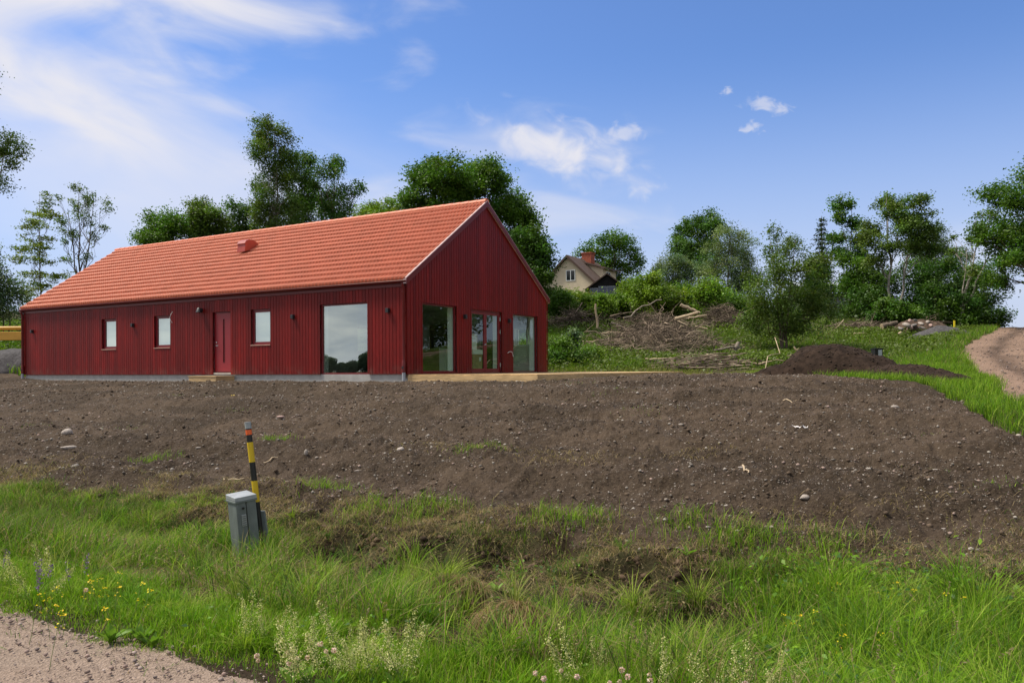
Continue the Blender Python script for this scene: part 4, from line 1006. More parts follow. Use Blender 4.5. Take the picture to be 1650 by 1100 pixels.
# ------------------------------------------------------------------ grass
def blades(x, y, z, h, w, col, rng, lean=0.45, flat=None, seg=3, a=None, drop=0.0):
    """one curved tapering blade per point"""
    n = len(x); a = rng.uniform(0, 2*math.pi, n) if a is None else a; dx, dy = np.cos(a), np.sin(a)
    le = lean*rng.uniform(0.2, 1.6, n) if flat is None else flat*rng.uniform(0.8, 1.2, n)
    b = a+math.pi/2+rng.normal(0, 0.5, n); sx, sy = np.cos(b), np.sin(b)
    ts = np.linspace(0, 1, seg+1); Vs = []; base = np.stack([x, y, z], 1)
    for i, t in enumerate(ts):
        bend_ = le*h*t*t; up = h*t*(1-0.35*np.minimum(le, 1.6)*t)
        if flat is not None: bend_ = le*h*t; up = h*(0.25*np.sin(t*math.pi)+0.05*t)
        up = up-drop*h*t*t
        c = base+np.stack([dx*bend_, dy*bend_, up], 1)
        if i < seg:
            ww = w*(1-0.55*t)*0.5
            Vs += [c-np.stack([sx*ww, sy*ww, 0*ww], 1), c+np.stack([sx*ww, sy*ww, 0*ww], 1)]
        else: Vs.append(c)
    k = 2*seg+1; V = np.stack(Vs, 1).reshape(-1, 3); o = (np.arange(n)*k)[:, None]
    Q = np.concatenate([o+np.array([2*i, 2*i+1, 2*i+3, 2*i+2]) for i in range(seg-1)]) if seg > 1 else np.zeros((0, 4), int)
    Tt = o+np.array([2*seg-2, 2*seg-1, 2*seg])
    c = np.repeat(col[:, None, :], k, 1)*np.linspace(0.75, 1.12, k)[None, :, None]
    return V, Q, Tt, c.reshape(-1, 3)
class Field:
    def __init__(self): self.p = []
    def add(self, *a): self.p.append(a)
    def build(self, name):
        vb = 0; V = []; Q = []; T_ = []; C = []
        for v, q, t, c in self.p: V.append(v); Q.append(q+vb); T_.append(t+vb); C.append(c); vb += len(v)
        return tag(npmesh(name, np.concatenate(V), np.concatenate(Q), np.concatenate(T_), M['grass'], None, np.concatenate(C)), kind='stuff')
def scatter(n, box, dens, rng):
    x = rng.uniform(box[0], box[1], n); y = rng.uniform(box[2], box[3], n)
    k = rng.uniform(size=n) < np.clip(dens(x, y), 0, 1); return x[k], y[k]
def scatter_road(n, box, dens, rng):
    t = rng.uniform(box[0], box[1], n); d = rng.uniform(box[2], box[3], n)-3.37*NX+5.29*NY
    x = t*NY+d*NX; y = -t*NX+d*NY; k = rng.uniform(size=n) < np.clip(dens(x, y), 0, 1); return x[k], y[k]
def tint(n, rng, *cols, p=None):
    cols = np.array(cols); return cols[rng.choice(len(cols), n, p=p)]*rng.uniform(0.7, 1.3, (n, 1))
def z_at(x, y): return H(x, y)+relief(x, y)-0.012
G1, G2, G3, G4 = (0.170, 0.305, 0.014), (0.108, 0.225, 0.016), (0.275, 0.360, 0.050), (0.075, 0.145, 0.024)
STRAW, STRAW2 = (0.34, 0.255, 0.135), (0.24, 0.175, 0.095)
rng = np.random.default_rng(21)
VIEW = lambda x, y: (np.abs(x) < 0.68*y+2.3) & (y > 1.7)
gr = Field()
LUSH = lambda t: np.interp(t, [-60, -8.6, -7.4, -6.0, -4, -2.0, -0.8, 0.5], [0.82, 0.82, 0.78, 0.68, 0.61, 0.58, 0.66, 0.85])
# short green verge along the gravel
def dv(x, y):
    d = dist_road(x, y)+0.12*fbm(x, y, 0.6, 2, 7)
    return VIEW(x, y)*sstep(-0.02, 0.20, d)*sstep(1.45, 0.75, d)*(0.35+0.75*sstep(-0.3, 0.3, fbm(x, y, 0.35, 2, 8)))
x, y = scatter_road(300000, (-15, 3.5, -0.1, 1.55), dv, rng); d = dist_road(x, y)
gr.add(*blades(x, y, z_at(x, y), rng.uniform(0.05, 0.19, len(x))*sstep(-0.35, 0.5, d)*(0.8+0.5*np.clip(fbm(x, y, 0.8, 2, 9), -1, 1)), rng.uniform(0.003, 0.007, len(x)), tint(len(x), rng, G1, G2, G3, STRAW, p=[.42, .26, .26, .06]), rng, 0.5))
# trodden mixture at the very edge
x, y = scatter(60000, (-13, 4, 1.6, 11), lambda x, y: VIEW(x, y)*sstep(-0.35, 0.08, dist_road(x, y)+0.2*fbm(x, y, 0.5, 2, 3))*sstep(0.45, 0.2, dist_road(x, y))*0.9, rng)
gr.add(*blades(x, y, z_at(x, y), rng.uniform(0.03, 0.08, len(x)), rng.uniform(0.003, 0.006, len(x)), tint(len(x), rng, G4, STRAW2, G2), rng, 1.0))
# ditch and bank
soil_e = lambda x, y: np.where(in_poly(x, y, SOIL), -edge_dist(x, y, SOIL), edge_dist(x, y, SOIL))
def db(x, y):
    d = dist_road(x, y); t = along_road(x, y); e = soil_e(x, y)+0.35*fbm(x, y, 0.8, 3, 15)
    n = fbm(x, y, 0.75, 3, 16); n2 = fbm(x, y, 0.28, 2, 17)
    L = LUSH(t)
    return VIEW(x, y)*sstep(0.6, 1.1, d)*sstep(-0.25, 0.3, e)*sstep(0.45-L*0.75, 0.75-L*0.55, n*0.9+n2*0.6)*(0.30+0.70*L)*(d < 7)*bare(x, y)
x, y = scatter_road(700000, (-27, 4, 0.6, 7), db, rng); t = along_road(x, y); d = dist_road(x, y)
hh = (0.35+0.65*sstep(0.0, 1.2, soil_e(x, y)))*rng.uniform(0.12, 0.38, len(x))*(0.75+0.5*LUSH(t))*(1+0.5*fbm(x, y, 1.1, 2, 18))
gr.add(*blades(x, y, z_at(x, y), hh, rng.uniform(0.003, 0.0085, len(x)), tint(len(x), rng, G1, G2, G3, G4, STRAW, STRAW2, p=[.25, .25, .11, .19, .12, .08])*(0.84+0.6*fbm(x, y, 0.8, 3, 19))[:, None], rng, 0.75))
# tall grass in the near right corner
def dtall(x, y):
    d = dist_road(x, y); t = along_road(x, y)
    return VIEW(x, y)*sstep(-1.5, -0.4, t+0.25*d-0.45)*sstep(0.9, 1.3, d)*sstep(-0.1, 0.5, soil_e(x, y)+0.2*fbm(x, y, .6, 2, 4))*(0.35+0.9*sstep(-0.2, 0.4, fbm(x, y, 0.6, 2, 22)))
x, y = scatter(190000, (0, 8.5, 2.4, 7.5), dtall, rng)
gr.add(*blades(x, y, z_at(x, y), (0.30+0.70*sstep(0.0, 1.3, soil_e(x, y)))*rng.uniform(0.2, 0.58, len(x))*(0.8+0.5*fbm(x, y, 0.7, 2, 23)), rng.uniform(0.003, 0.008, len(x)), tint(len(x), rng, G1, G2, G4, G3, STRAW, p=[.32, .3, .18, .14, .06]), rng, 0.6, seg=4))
# dead straw lying in the ditch and on the bank
def ds(x, y):
    d = dist_road(x, y); t = along_road(x, y)
    return VIEW(x, y)*sstep(0.8, 1.4, d)*sstep(6.5, 4.5, d)*sstep(-0.6, 0.2, soil_e(x, y)+0.3)*sstep(-0.15, 0.45, fbm(x, y, 0.7, 3, 33)+0.35*(1-LUSH(t))+0.10)*(0.14+0.86*bare(x, y))
x, y = scatter_road(330000, (-22, 2.5, 0.8, 6.5), ds, rng)
gr.add(*blades(x, y, z_at(x, y), rng.uniform(0.10, 0.30, len(x)), rng.uniform(0.003, 0.006, len(x)), tint(len(x), rng, STRAW, STRAW2, (0.16, 0.12, 0.07), G4, p=[.35, .35, .2, .1]), rng, 1.3, flat=0.75))
# stray tufts on the soil
tuf = [ground_at(*p) for p in ((250, 738), (190, 690), (660, 842), (880, 850), (935, 858), (1105, 865), (590, 836), (700, 830), (1210, 888), (1330, 900), (1180, 885), (1482, 714), (1530, 768), (1625, 806), (375, 660), (450, 720),
       (1032, 672), (920, 622), (840, 607), (60, 690), (1190, 644), (520, 800), (770, 740), (300, 640), (1650, 900), (1560, 880), (985, 640))]
P = []; hs = []
for i, q in enumerate(tuf):
    big = (0.24 if q[1] < 10.5 else (0.14 if q[1] < 14 else 0.07))*(0.3 if q[0] > 3.0 else 1)
    m = (220 if q[1] < 14 else 80)//(4 if q[0] > 3.0 else 1); P.append(q[:2]+rng.normal(size=(m, 2))*[0.22, 0.12]*(1.0 if q[1] < 14 else 1.4)); hs.append(rng.uniform(0.4, 1, m)*big)
P = np.concatenate(P); hs = np.concatenate(hs)
gr.add(*blades(P[:, 0], P[:, 1], z_at(P[:, 0], P[:, 1]), hs, rng.uniform(0.003, 0.009, len(P)), tint(len(P), rng, G1, G2, G3), rng, 0.6))
# dry wisps on the soil
wis = [ground_at(*p) for p in ((790, 736), (700, 730), (930, 755), (110, 755), (900, 745), (1260, 832), (1440, 826), (1120, 730), (550, 850), (700, 860), (1090, 890))]
P = np.concatenate([q[:2]+rng.normal(size=(130, 2))*[0.4, 0.18] for q in wis])
gr.add(*blades(P[:, 0], P[:, 1], z_at(P[:, 0], P[:, 1])+0.01, rng.uniform(0.08, 0.25, len(P)), np.full(len(P), 0.006), tint(len(P), rng, STRAW, STRAW2), rng, 1, flat=0.8))
# bowed tussocks of living grass
def tussocks(n, box, dens, hmin, hmax, per, cols, seed):
    r = np.random.default_rng(seed); cx, cy = scatter_road(n, box, dens, r); m = len(cx)
    if not m: return
    idx = np.repeat(np.arange(m), per); a = r.uniform(0, 6.28, len(idx)); q = np.abs(r.normal(0, 0.045, len(idx)))
    x = cx[idx]+np.cos(a)*q; y = cy[idx]+np.sin(a)*q; hs_ = (r.uniform(hmin, hmax, m)*(0.45+0.55*sstep(0, 1.0, soil_e(cx, cy))))[idx]*r.uniform(0.55, 1.1, len(idx))
    tone = np.array(cols)[r.integers(len(cols), size=m)][idx]*r.uniform(0.75, 1.25, (len(idx), 1))
    gr.add(*blades(x, y, z_at(x, y), hs_, r.uniform(0.0035, 0.008, len(idx)), tone, r, 0.85, seg=4, a=a+r.normal(0, 0.4, len(idx))))
def tden(x, y):
    e = soil_e(x, y); L = LUSH(along_road(x, y))
    return VIEW(x, y)*sstep(-0.15, 0.35, e+0.3*fbm(x, y, 0.8, 2, 15))*sstep(0.9, 1.4, dist_road(x, y))*(0.25+0.75*L)*(0.1+1.1*sstep(-0.1, 0.35, fbm(x, y, 0.9, 2, 16)))*bare(x, y)
tussocks(2600, (-22, 2.2, 0.9, 6.0), tden, 0.16, 0.42, 52, (G1, G2, G3, G3, G4, (0.25, 0.27, 0.07)), 121)
tussocks(420, (-12, 1.8, 0.25, 1.3), lambda x, y: VIEW(x, y)*0.7, 0.10, 0.22, 60, (G1, G1, G2, G3), 122)
tussocks(260, (-2.0, 2.2, 1.2, 4.6), lambda x, y: VIEW(x, y)*sstep(-1.3, -0.3, along_road(x, y)+0.2)*(soil_e(x, y) > 0.3), 0.32, 0.62, 70, (G1, G2, G4, G3), 123)
# tall seed stalks
def stalks(pts, hmin, hmax, col):
    n = len(pts); x, y = pts[:, 0], pts[:, 1]; h = rng.uniform(hmin, hmax, n)
    V, Q, T_, c = blades(x, y, z_at(x, y), h, np.full(n, 0.004), tint(n, rng, col), rng, 0.28, seg=4)
    gr.add(V, Q, T_, c)
    tips = V.reshape(n, 9, 3)[:, 8]; pre = V.reshape(n, 9, 3)[:, 6:8].mean(1)
    dv_ = tips-pre; dv_ /= np.linalg.norm(dv_, axis=1)[:, None]
    for s in np.linspace(-0.12, 0.0, 9):
        C = tips+dv_*s+rng.normal(size=(n, 3))*0.003
        v, q, cc = leaf_quads(C, 0.030*(1-abs(s+0.06)*4), tint(n, rng, (0.36, 0.28, 0.16), (0.26, 0.2, 0.12)), rng, 0.35, 0.0)
        gr.add(v, q, np.zeros((0, 3), int), cc)
pts = np.array([ground_at(*p)[:2] for p in [(1620, 1030), (1600, 1000), (1630, 985), (1585, 1010), (1640, 1010), (1610, 960), (1648, 960), (1575, 970), (1640, 940), (1530, 960), (1510, 1010), (1420, 960), (1330, 1000), (1300, 990), (1390, 940), (1340, 960), (1480, 950), (1290, 930), (1450, 940), (1520, 930), (1560, 930)]])
pts = np.concatenate([pts+rng.normal(size=pts.shape)*0.10 for _ in range(2)]); stalks(pts, 0.42, 0.72, (0.20, 0.2, 0.07))
x, y = scatter(2600, (-12, 5, 3, 12), lambda x, y: VIEW(x, y)*(dist_road(x, y) > 0.7)*(soil_e(x, y) > 0.05)*0.8, rng); stalks(np.stack([x, y], 1), 0.25, 0.5, (0.18, 0.2, 0.06))
gr.build('grass')

# meadow on the right and behind
mw = Field()
def dm(x, y):
    dt, _ = track_dist(x, y)
    m = (soil_e(x, y) > -0.02+0.15*fbm(x, y, 0.6, 2, 4)) & ~in_poly(x, y, HOUSE) & ~in_poly(x, y, DECK) & (edge_dist(x, y, DECK) > 0.05)
    return m*(np.abs(x) < 0.68*y+3.2)*sstep(1.9, 2.35, dt+0.3*fbm(x, y, 0.9, 2, 41))*(0.4+0.7*sstep(-0.3, 0.3, fbm(x, y, 0.9, 2, 42)))
x, y = scatter(430000, (5.5, 21, 5, 33), dm, rng); k = dist_road(x, y) > 6.0; x, y = x[k], y[k]
pale = sstep(9.5, 7.0, x-0.25*(y-27))*sstep(25, 27, y)*sstep(35, 32, y)
hh = rng.uniform(0.12, 0.36, len(x))*(1-0.75*pale)*(1+0.4*fbm(x, y, 1.5, 2, 44))
col = tint(len(x), rng, G1, G2, G3, G4, (0.11, 0.16, 0.03), p=[.3, .25, .2, .15, .1]); col = col*(1-pale[:, None])+pale[:, None]*tint(len(x), rng, (0.26, 0.235, 0.075), (0.22, 0.225, 0.06))
mw.add(*blades(x, y, H(x, y)-0.01, hh, rng.uniform(0.007, 0.014, len(x)), col, rng, 0.55))
x, y = scatter(330000, (-1, 34, 27, 62), lambda x, y: dm(x, y)*sstep(66, 40, y), rng)
pale = sstep(10.5, 8.0, x-0.3*(y-28))*sstep(25, 27, y)*sstep(36.5, 34, y+0.6*fbm(x, y, 1.5, 2, 3))
hh = rng.uniform(0.15, 0.5, len(x))*(1-0.8*pale)*(1+0.5*fbm(x, y, 2.0, 2, 45))
col = tint(len(x), rng, G1, G2, (0.12, 0.155, 0.05), G4, STRAW, p=[.28, .26, .2, .16, .1]); col = col*(1-pale[:, None])+pale[:, None]*tint(len(x), rng, (0.26, 0.235, 0.075), (0.22, 0.225, 0.06))
mw.add(*blades(x, y, H(x, y)-0.01, hh, rng.uniform(0.014, 0.03, len(x)), col, rng, 0.55, seg=2))
x, y = scatter(90000, (-46, -19, 34, 64), dm, rng)
mw.add(*blades(x, y, H(x, y)-0.01, rng.uniform(0.2, 0.6, len(x)), rng.uniform(0.02, 0.04, len(x)), tint(len(x), rng, G1, G2, G4, G3), rng, 0.55, seg=2))
x, y = scatter(60000, (22, 60, 40, 80), lambda x, y: dm(x, y)*0.7, rng)
mw.add(*blades(x, y, H(x, y)-0.01, rng.uniform(0.2, 0.5, len(x)), rng.uniform(0.02, 0.04, len(x)), tint(len(x), rng, G1, G2, G4, G3), rng, 0.55, seg=2))
mw.build('meadow_grass')

# broad leaved herbs and clover leaves low in the verge
def herbs(n, box, dens, L, hmax, cols, seed):
    r = np.random.default_rng(seed); x, y = scatter(n, box, dens, r)
    V, Q, c = leaf_quads(np.stack([x, y, z_at(x, y)+r.uniform(0.02, hmax, len(x))], 1), L*r.uniform(0.6, 1.4, len(x)), tint(len(x), r, *cols), r, 0.55, 0.9)
    return tag(npmesh('herbs', V, Q, None, M['leaf'], None, c), kind='stuff')
herbs(30000, (-12, 6, 1.6, 9), lambda x, y: VIEW(x, y)*sstep(0.1, 0.3, dist_road(x, y))*sstep(2.0, 0.9, dist_road(x, y))*sstep(0.0, 0.4, fbm(x, y, 0.8, 2, 66)), 0.035, 0.13, (G1, G2, (0.06, 0.13, 0.03)), 67)
herbs(26000, (0.6, 7, 2.6, 8), lambda x, y: dtall(x, y)*0.8, 0.05, 0.30, ((0.05, 0.12, 0.025), G2, G1), 68)
herbs(14000, (-9, 3, 4, 10), lambda x, y: VIEW(x, y)*sstep(0.1, 0.4, fbm(x, y, 0.6, 2, 69))*(dist_road(x, y) > 1)*(soil_e(x, y) > 0.1), 0.035, 0.15, ((0.05, 0.115, 0.03), G2), 70)
# ------------------------------------------------------------------ loose things
def rockmesh(rng, sub=1, squash=(1, 0.8, 0.6), rough=0.22):
    bm = bmesh.new(); bmesh.ops.create_icosphere(bm, subdivisions=sub, radius=1)
    V = np.array([v.co[:] for v in bm.verts]); F = np.array([[v.index for v in f.verts] for f in bm.faces]); bm.free()
    for _ in range(5):                                   # shear off a few facets
        n = unit(1, rng)[0]; o = rng.uniform(0.55, 0.85); d = V@n-o; V = V-np.maximum(d, 0)[:, None]*n
    V = V*(1+rng.normal(0, rough*0.35, (len(V), 1)))*squash
    return V, F
def many_rocks(name, P, size, col, seed, variants=8, mat='stone_bits', sub=1, squash=(1, 0.8, 0.6)):
    """uncountable bits as one mesh"""
    rng = np.random.default_rng(seed); pool = [rockmesh(rng, sub, squash) for _ in range(variants)]
    Vs = []; Fs = []; Cs = []; b = 0; idx = rng.integers(variants, size=len(P))
    for k, (v, f) in enumerate(pool):
        q = np.where(idx == k)[0]
        if not len(q): continue
        a = rng.uniform(0, 6.28, len(q)); ca, sa = np.cos(a), np.sin(a); s = size[q]
        X = v[None]*s[:, None, None]
        R = np.stack([X[..., 0]*ca[:, None]-X[..., 1]*sa[:, None], X[..., 0]*sa[:, None]+X[..., 1]*ca[:, None], X[..., 2]], -1)+P[q][:, None]
        Vs.append(R.reshape(-1, 3)); Fs.append((f[None]+(np.arange(len(q))*len(v))[:, None, None]+b).reshape(-1, 3)); Cs.append(np.repeat(col[q], len(v), 0)); b += len(q)*len(v)
    return tag(npmesh(name, np.concatenate(Vs), None, np.concatenate(Fs), M[mat], None, np.concatenate(Cs)), kind='stuff')
M['stone_bits'] = pbr('stone_bits', (1, 1, 1), 0.9, 0.2, var=0.0, attr=True)
M['stone'] = pbr('pale_field_stone', (0.36, 0.31, 0.27), 0.85, 0.3, var=0.3, vscale=6, bump=0.5, bscale=14)
M['pink_stone'] = pbr('pinkish_stone', (0.42, 0.29, 0.25), 0.85, 0.3, var=0.25, vscale=6, bump=0.5, bscale=14)
M['grey_stone'] = pbr('grey_stone', (0.20, 0.18, 0.165), 0.85, 0.3, var=0.3, vscale=6, bump=0.5, bscale=14)
rng = np.random.default_rng(91)
# clods of dug earth in the ditch
x = rng.uniform(-9, 4, 70000); y = rng.uniform(3.2, 13, 70000); d = dist_road(x, y); k = (np.abs(x) < 0.68*y+0.3) & (d > 1.2) & (d < 5.5) & ((fbm(x, y, 0.7, 3, 98) > 0.12) | (bare(x, y) < 0.6)) & ~soil_mask(x, y); x, y = x[k], y[k]
s = np.minimum(0.008*np.exp(rng.exponential(0.6, len(x))), 0.05)
many_rocks('ditch_clods', np.stack([x, y, z_at(x, y)+0.012+s*0.2], 1), s, np.array((0.07, 0.046, 0.029))*rng.uniform(0.5, 1.5, (len(x), 1)), 99, squash=(1, 0.85, 0.7))
# clods and small stones in the soil
def soil_pts(n, ymax, rng):
    x = rng.uniform(-26, 9, n); y = rng.uniform(5.5, ymax, n)
    k = (np.abs(x) < 0.67*y+0.5) & (rng.uniform(size=n) < np.clip(10.0/y, 0.15, 1)**1.1) & soil_mask(x, y); x, y = x[k], y[k]
    dn = np.minimum(edge_dist(x, y, HOUSE), edge_dist(x, y, DECK)); k = dn > 0.12; return x[k], y[k]
x, y = soil_pts(200000, 34, rng); k = fbm(x, y, 1.1, 3, 92)+0.4*rng.normal(size=len(x)) > -0.05; x, y = x[k], y[k]
s = np.minimum(0.007*np.exp(rng.exponential(0.42, len(x))), 0.036)*np.interp(y, [6, 14, 30], [0.9, 1.15, 1.7])
dirt = np.array((0.082, 0.058, 0.040))*rng.uniform(0.6, 1.5, (len(x), 1))
many_rocks('soil_clods', np.stack([x, y, z_at(x, y)+0.012+s*0.2], 1), s, dirt, 93, squash=(1, 0.85, 0.7))
x, y = soil_pts(300000, 34, rng); k = fbm(x, y, 1.6, 2, 94)+0.5*rng.normal(size=len(x)) > 0.0; x, y = x[k], y[k]
s = np.minimum(0.0055*np.exp(rng.exponential(0.38, len(x))), 0.03)*np.interp(y, [6, 14, 30], [0.9, 1.2, 1.8])
pc = np.array([(0.25, 0.21, 0.175), (0.30, 0.22, 0.185), (0.19, 0.165, 0.14), (0.37, 0.33, 0.285)])[rng.integers(4, size=len(x))]*rng.uniform(0.7, 1.15, (len(x), 1))
many_rocks('soil_pebbles', np.stack([x, y, z_at(x, y)+0.012+s*0.25], 1), s, pc, 95)
# loose gravel on the road in front
x = rng.uniform(-5, 1, 26000); y = rng.uniform(2.5, 8, 26000); d = dist_road(x, y)
k = (d < 0.22) & (d > -1.6) & (np.abs(x) < 0.67*y+0.3) & (rng.uniform(size=len(x)) < np.interp(d, [-1.6, -0.5, -0.1, 0.22], [0.25, 0.55, 1, 0.4])); x, y = x[k], y[k]
s = np.minimum(0.0035*np.exp(rng.exponential(0.5, len(x))), 0.018)
gc = np.array([(0.22, 0.16, 0.135), (0.30, 0.215, 0.18), (0.16, 0.125, 0.115), (0.35, 0.28, 0.245)])[rng.integers(4, size=len(x))]*rng.uniform(0.7, 1.2, (len(x), 1))
many_rocks('loose_gravel', np.stack([x, y, H(x, y)+0.012+s*0.3], 1), s, gc, 96)

k_ = np.random.default_rng(5); ti = k_.integers(40, 175, 9000); off = k_.normal(0, 1.25, 9000); tq = TRACK[ti]; tn = np.gradient(TRACK[:, :2], axis=0)[ti]; tn /= np.linalg.norm(tn, axis=1)[:, None]
x = tq[:, 0]+tn[:, 1]*off+k_.normal(0, 0.3, 9000); y = tq[:, 1]-tn[:, 0]*off+k_.normal(0, 0.3, 9000); k = np.abs(off) < 2.1; x, y = x[k], y[k]; s = np.minimum(0.008*np.exp(k_.exponential(0.5, len(x))), 0.05)
many_rocks('loose_gravel', np.stack([x, y, H(x, y)+0.01+s*0.25], 1), s, np.array([(0.24, 0.18, 0.15), (0.15, 0.12, 0.105), (0.33, 0.26, 0.22)])[k_.integers(3, size=len(x))]*k_.uniform(0.7, 1.2, (len(x), 1)), 97)
# single stones lying on the soil: photo position, width in pixels, label
pool = []
for i in range(9):
    v, f = rockmesh(np.random.default_rng(800+i), 2, (1, random.uniform(0.55, 0.9), random.uniform(0.35, 0.65)), 0.12)
    pool.append((v, f))
SN = 'pale stones lying on the bare soil'
LOOSE = 'small pale stone lying loose on the brown soil'
stones = [(110, 708, 22, 'pale flat stone on the soil, upper of two at the left'), (110, 721, 26, 'pale long stone on the soil, lower of two at the left'), (121, 770, 14, 'grey stone at the grass edge below the dry straw patch at left'),
          (163, 741, 10, LOOSE), (237, 717, 9, LOOSE), (320, 727, 9, LOOSE), (163, 690, 9, LOOSE), (452, 681, 13, 'pinkish flat stone right of the striped marker pole top'), (493, 745, 12, 'pale pointed stone right of the marker pole'), (350, 757, 8, LOOSE),
          (624, 718, 16, 'pale flat slab on the soil under the big window'), (645, 741, 14, 'whitish stone right of the pale slab'), (577, 756, 16, 'thin pale stone tilted in the soil'), (795, 757, 17, 'pinkish rounded stone in the middle of the soil'),
          (951, 827, 9, 'white upright stone near the ragged grass edge'), (1097, 686, 10, 'white stone right of the deck end on the soil'), (1130, 656, 11, LOOSE), (1296, 811, 18, 'large pale block left of the small pit'),
          (1313, 829, 10, 'pale pointed stone beside the small pit'), (1367, 847, 10, 'pale stone with a twig right of the small pit'), (1243, 871, 10, 'white square stone at the grass edge'), (1205, 848, 9, LOOSE), (1189, 876, 10, LOOSE), (1562, 791, 14, 'pale flat stone at the right of the soil'),
          (1455, 756, 13, LOOSE), (1508, 773, 20, 'long pale splinter of stone lying far right on the soil'), (1125, 741, 9, LOOSE), (1362, 748, 8, LOOSE), (1196, 769, 16, 'narrow pale stone left of centre right soil'), (1640, 709, 12, 'white stone at the grass edge near the farm track'),
          (1441, 674, 16, 'flat tan stone near the right grass strip'), (1560, 892, 10, 'pale stone among grass stalks at the right'), (1463, 868, 12, LOOSE), (1060, 766, 8, LOOSE), (1275, 650, 9, LOOSE), (905, 745, 8, LOOSE), (740, 846, 9, LOOSE), (1170, 820, 8, LOOSE), (1030, 810, 8, LOOSE), (560, 724, 8, LOOSE), (1400, 800, 8, LOOSE), (1520, 850, 9, LOOSE)]
lib = {}
for i, (px, py, w, lb) in enumerate(stones):
    g = ground_at(px, py); r = w/2*g[1]/F_PX
    vi = i % 9; mt = 'pink_stone' if 'pink' in lb else ('grey_stone' if 'grey' in lb else 'stone')
    if (vi, mt) not in lib:
        o = npmesh('stone', pool[vi][0], None, pool[vi][1], M[mt]); lib[(vi, mt)] = o.data
    else:
        o = bpy.data.objects.new('stone', lib[(vi, mt)]); COL.objects.link(o)
    zz = float(z_at(g[:1], g[1:2])[0]); o.location = (g[0], g[1], zz+r*0.25); sc = (1, 1, 1.0)
    if 'upright' in lb or 'pointed' in lb: sc = (0.6, 0.6, 1.9)
    if 'thin' in lb or 'splinter' in lb or 'narrow' in lb or 'long' in lb: sc = (1, 0.45, 0.5)
    o.scale = tuple(r*q for q in sc); o.rotation_euler = (0, 0, random.uniform(-0.5, 0.5)); tag(o, lb, 'stone', SN)
# small white scraps and a yellow scrap
def scrap(px, py, w, mat, label, cat, name, n=7, seed=0):
    g = ground_at(px, py); r = w/2*g[1]/F_PX; rng = np.random.default_rng(seed); mb = MB(); z = float(z_at(g[:1], g[1:2])[0])
    N = 9
    vs = [(r*(i/(N-1)*2-1), r*0.6*(j/(N-1)*2-1), 0.02+r*0.25*float(vnoise(np.array([i*0.9+seed]), np.array([j*0.9]), seed)[0])*(1+0.6*math.sin(i*1.9+j))) for i in range(N) for j in range(N)]
    fs = [(i*N+j, (i+1)*N+j, (i+1)*N+j+1, i*N+j+1) for i in range(N-1) for j in range(N-1) if abs(i-3.5)+abs(j-3.5) < 5.4+rng.uniform(-1.5, 0.8)]
    mb.add(vs, fs); o = mb.build(name, mat, None); o.location = (g[0], g[1], z); o.rotation_euler = (0, 0, seed)
    return tag(o, label, cat)
scrap(1288, 692, 30, pbr('white_plastic_scrap', (0.68, 0.64, 0.62), 0.5, 0.4), 'crumpled white scrap lying on the soil right of centre', 'scrap', 'plastic_scrap', seed=2)
scrap(375, 643, 10, pbr('yellow_plastic_scrap', (0.65, 0.47, 0.07), 0.5, 0.4), 'small yellow scrap on the soil in front of the step', 'scrap', 'plastic_scrap', seed=5)
# twigs lying on the soil
for i, (p, q, lb) in enumerate((((425, 750), (448, 746), 'bent pale twig right of the striped marker pole'), ((360, 774), (394, 774), 'straight pale twig behind the grey cabinet'), ((1262, 647), (1284, 650), 'short pale stick near the soil heap'), ((1197, 768), (1206, 783), 'thin forked twig in the middle right of the soil'))):
    a = ground_at(*p); b = ground_at(*q); rng = np.random.default_rng(i+40)
    P = bend(a, b, 0.0, rng, 6, 0.05); P[:, 2] = z_at(P[:, 0], P[:, 1])+0.035
    V, Q = tubes([(P, np.linspace(0.014, 0.008, 6))], 6); tag(npmesh('twig', V, Q, None, M['pale_wood'], None, smooth=True), lb, 'twig')

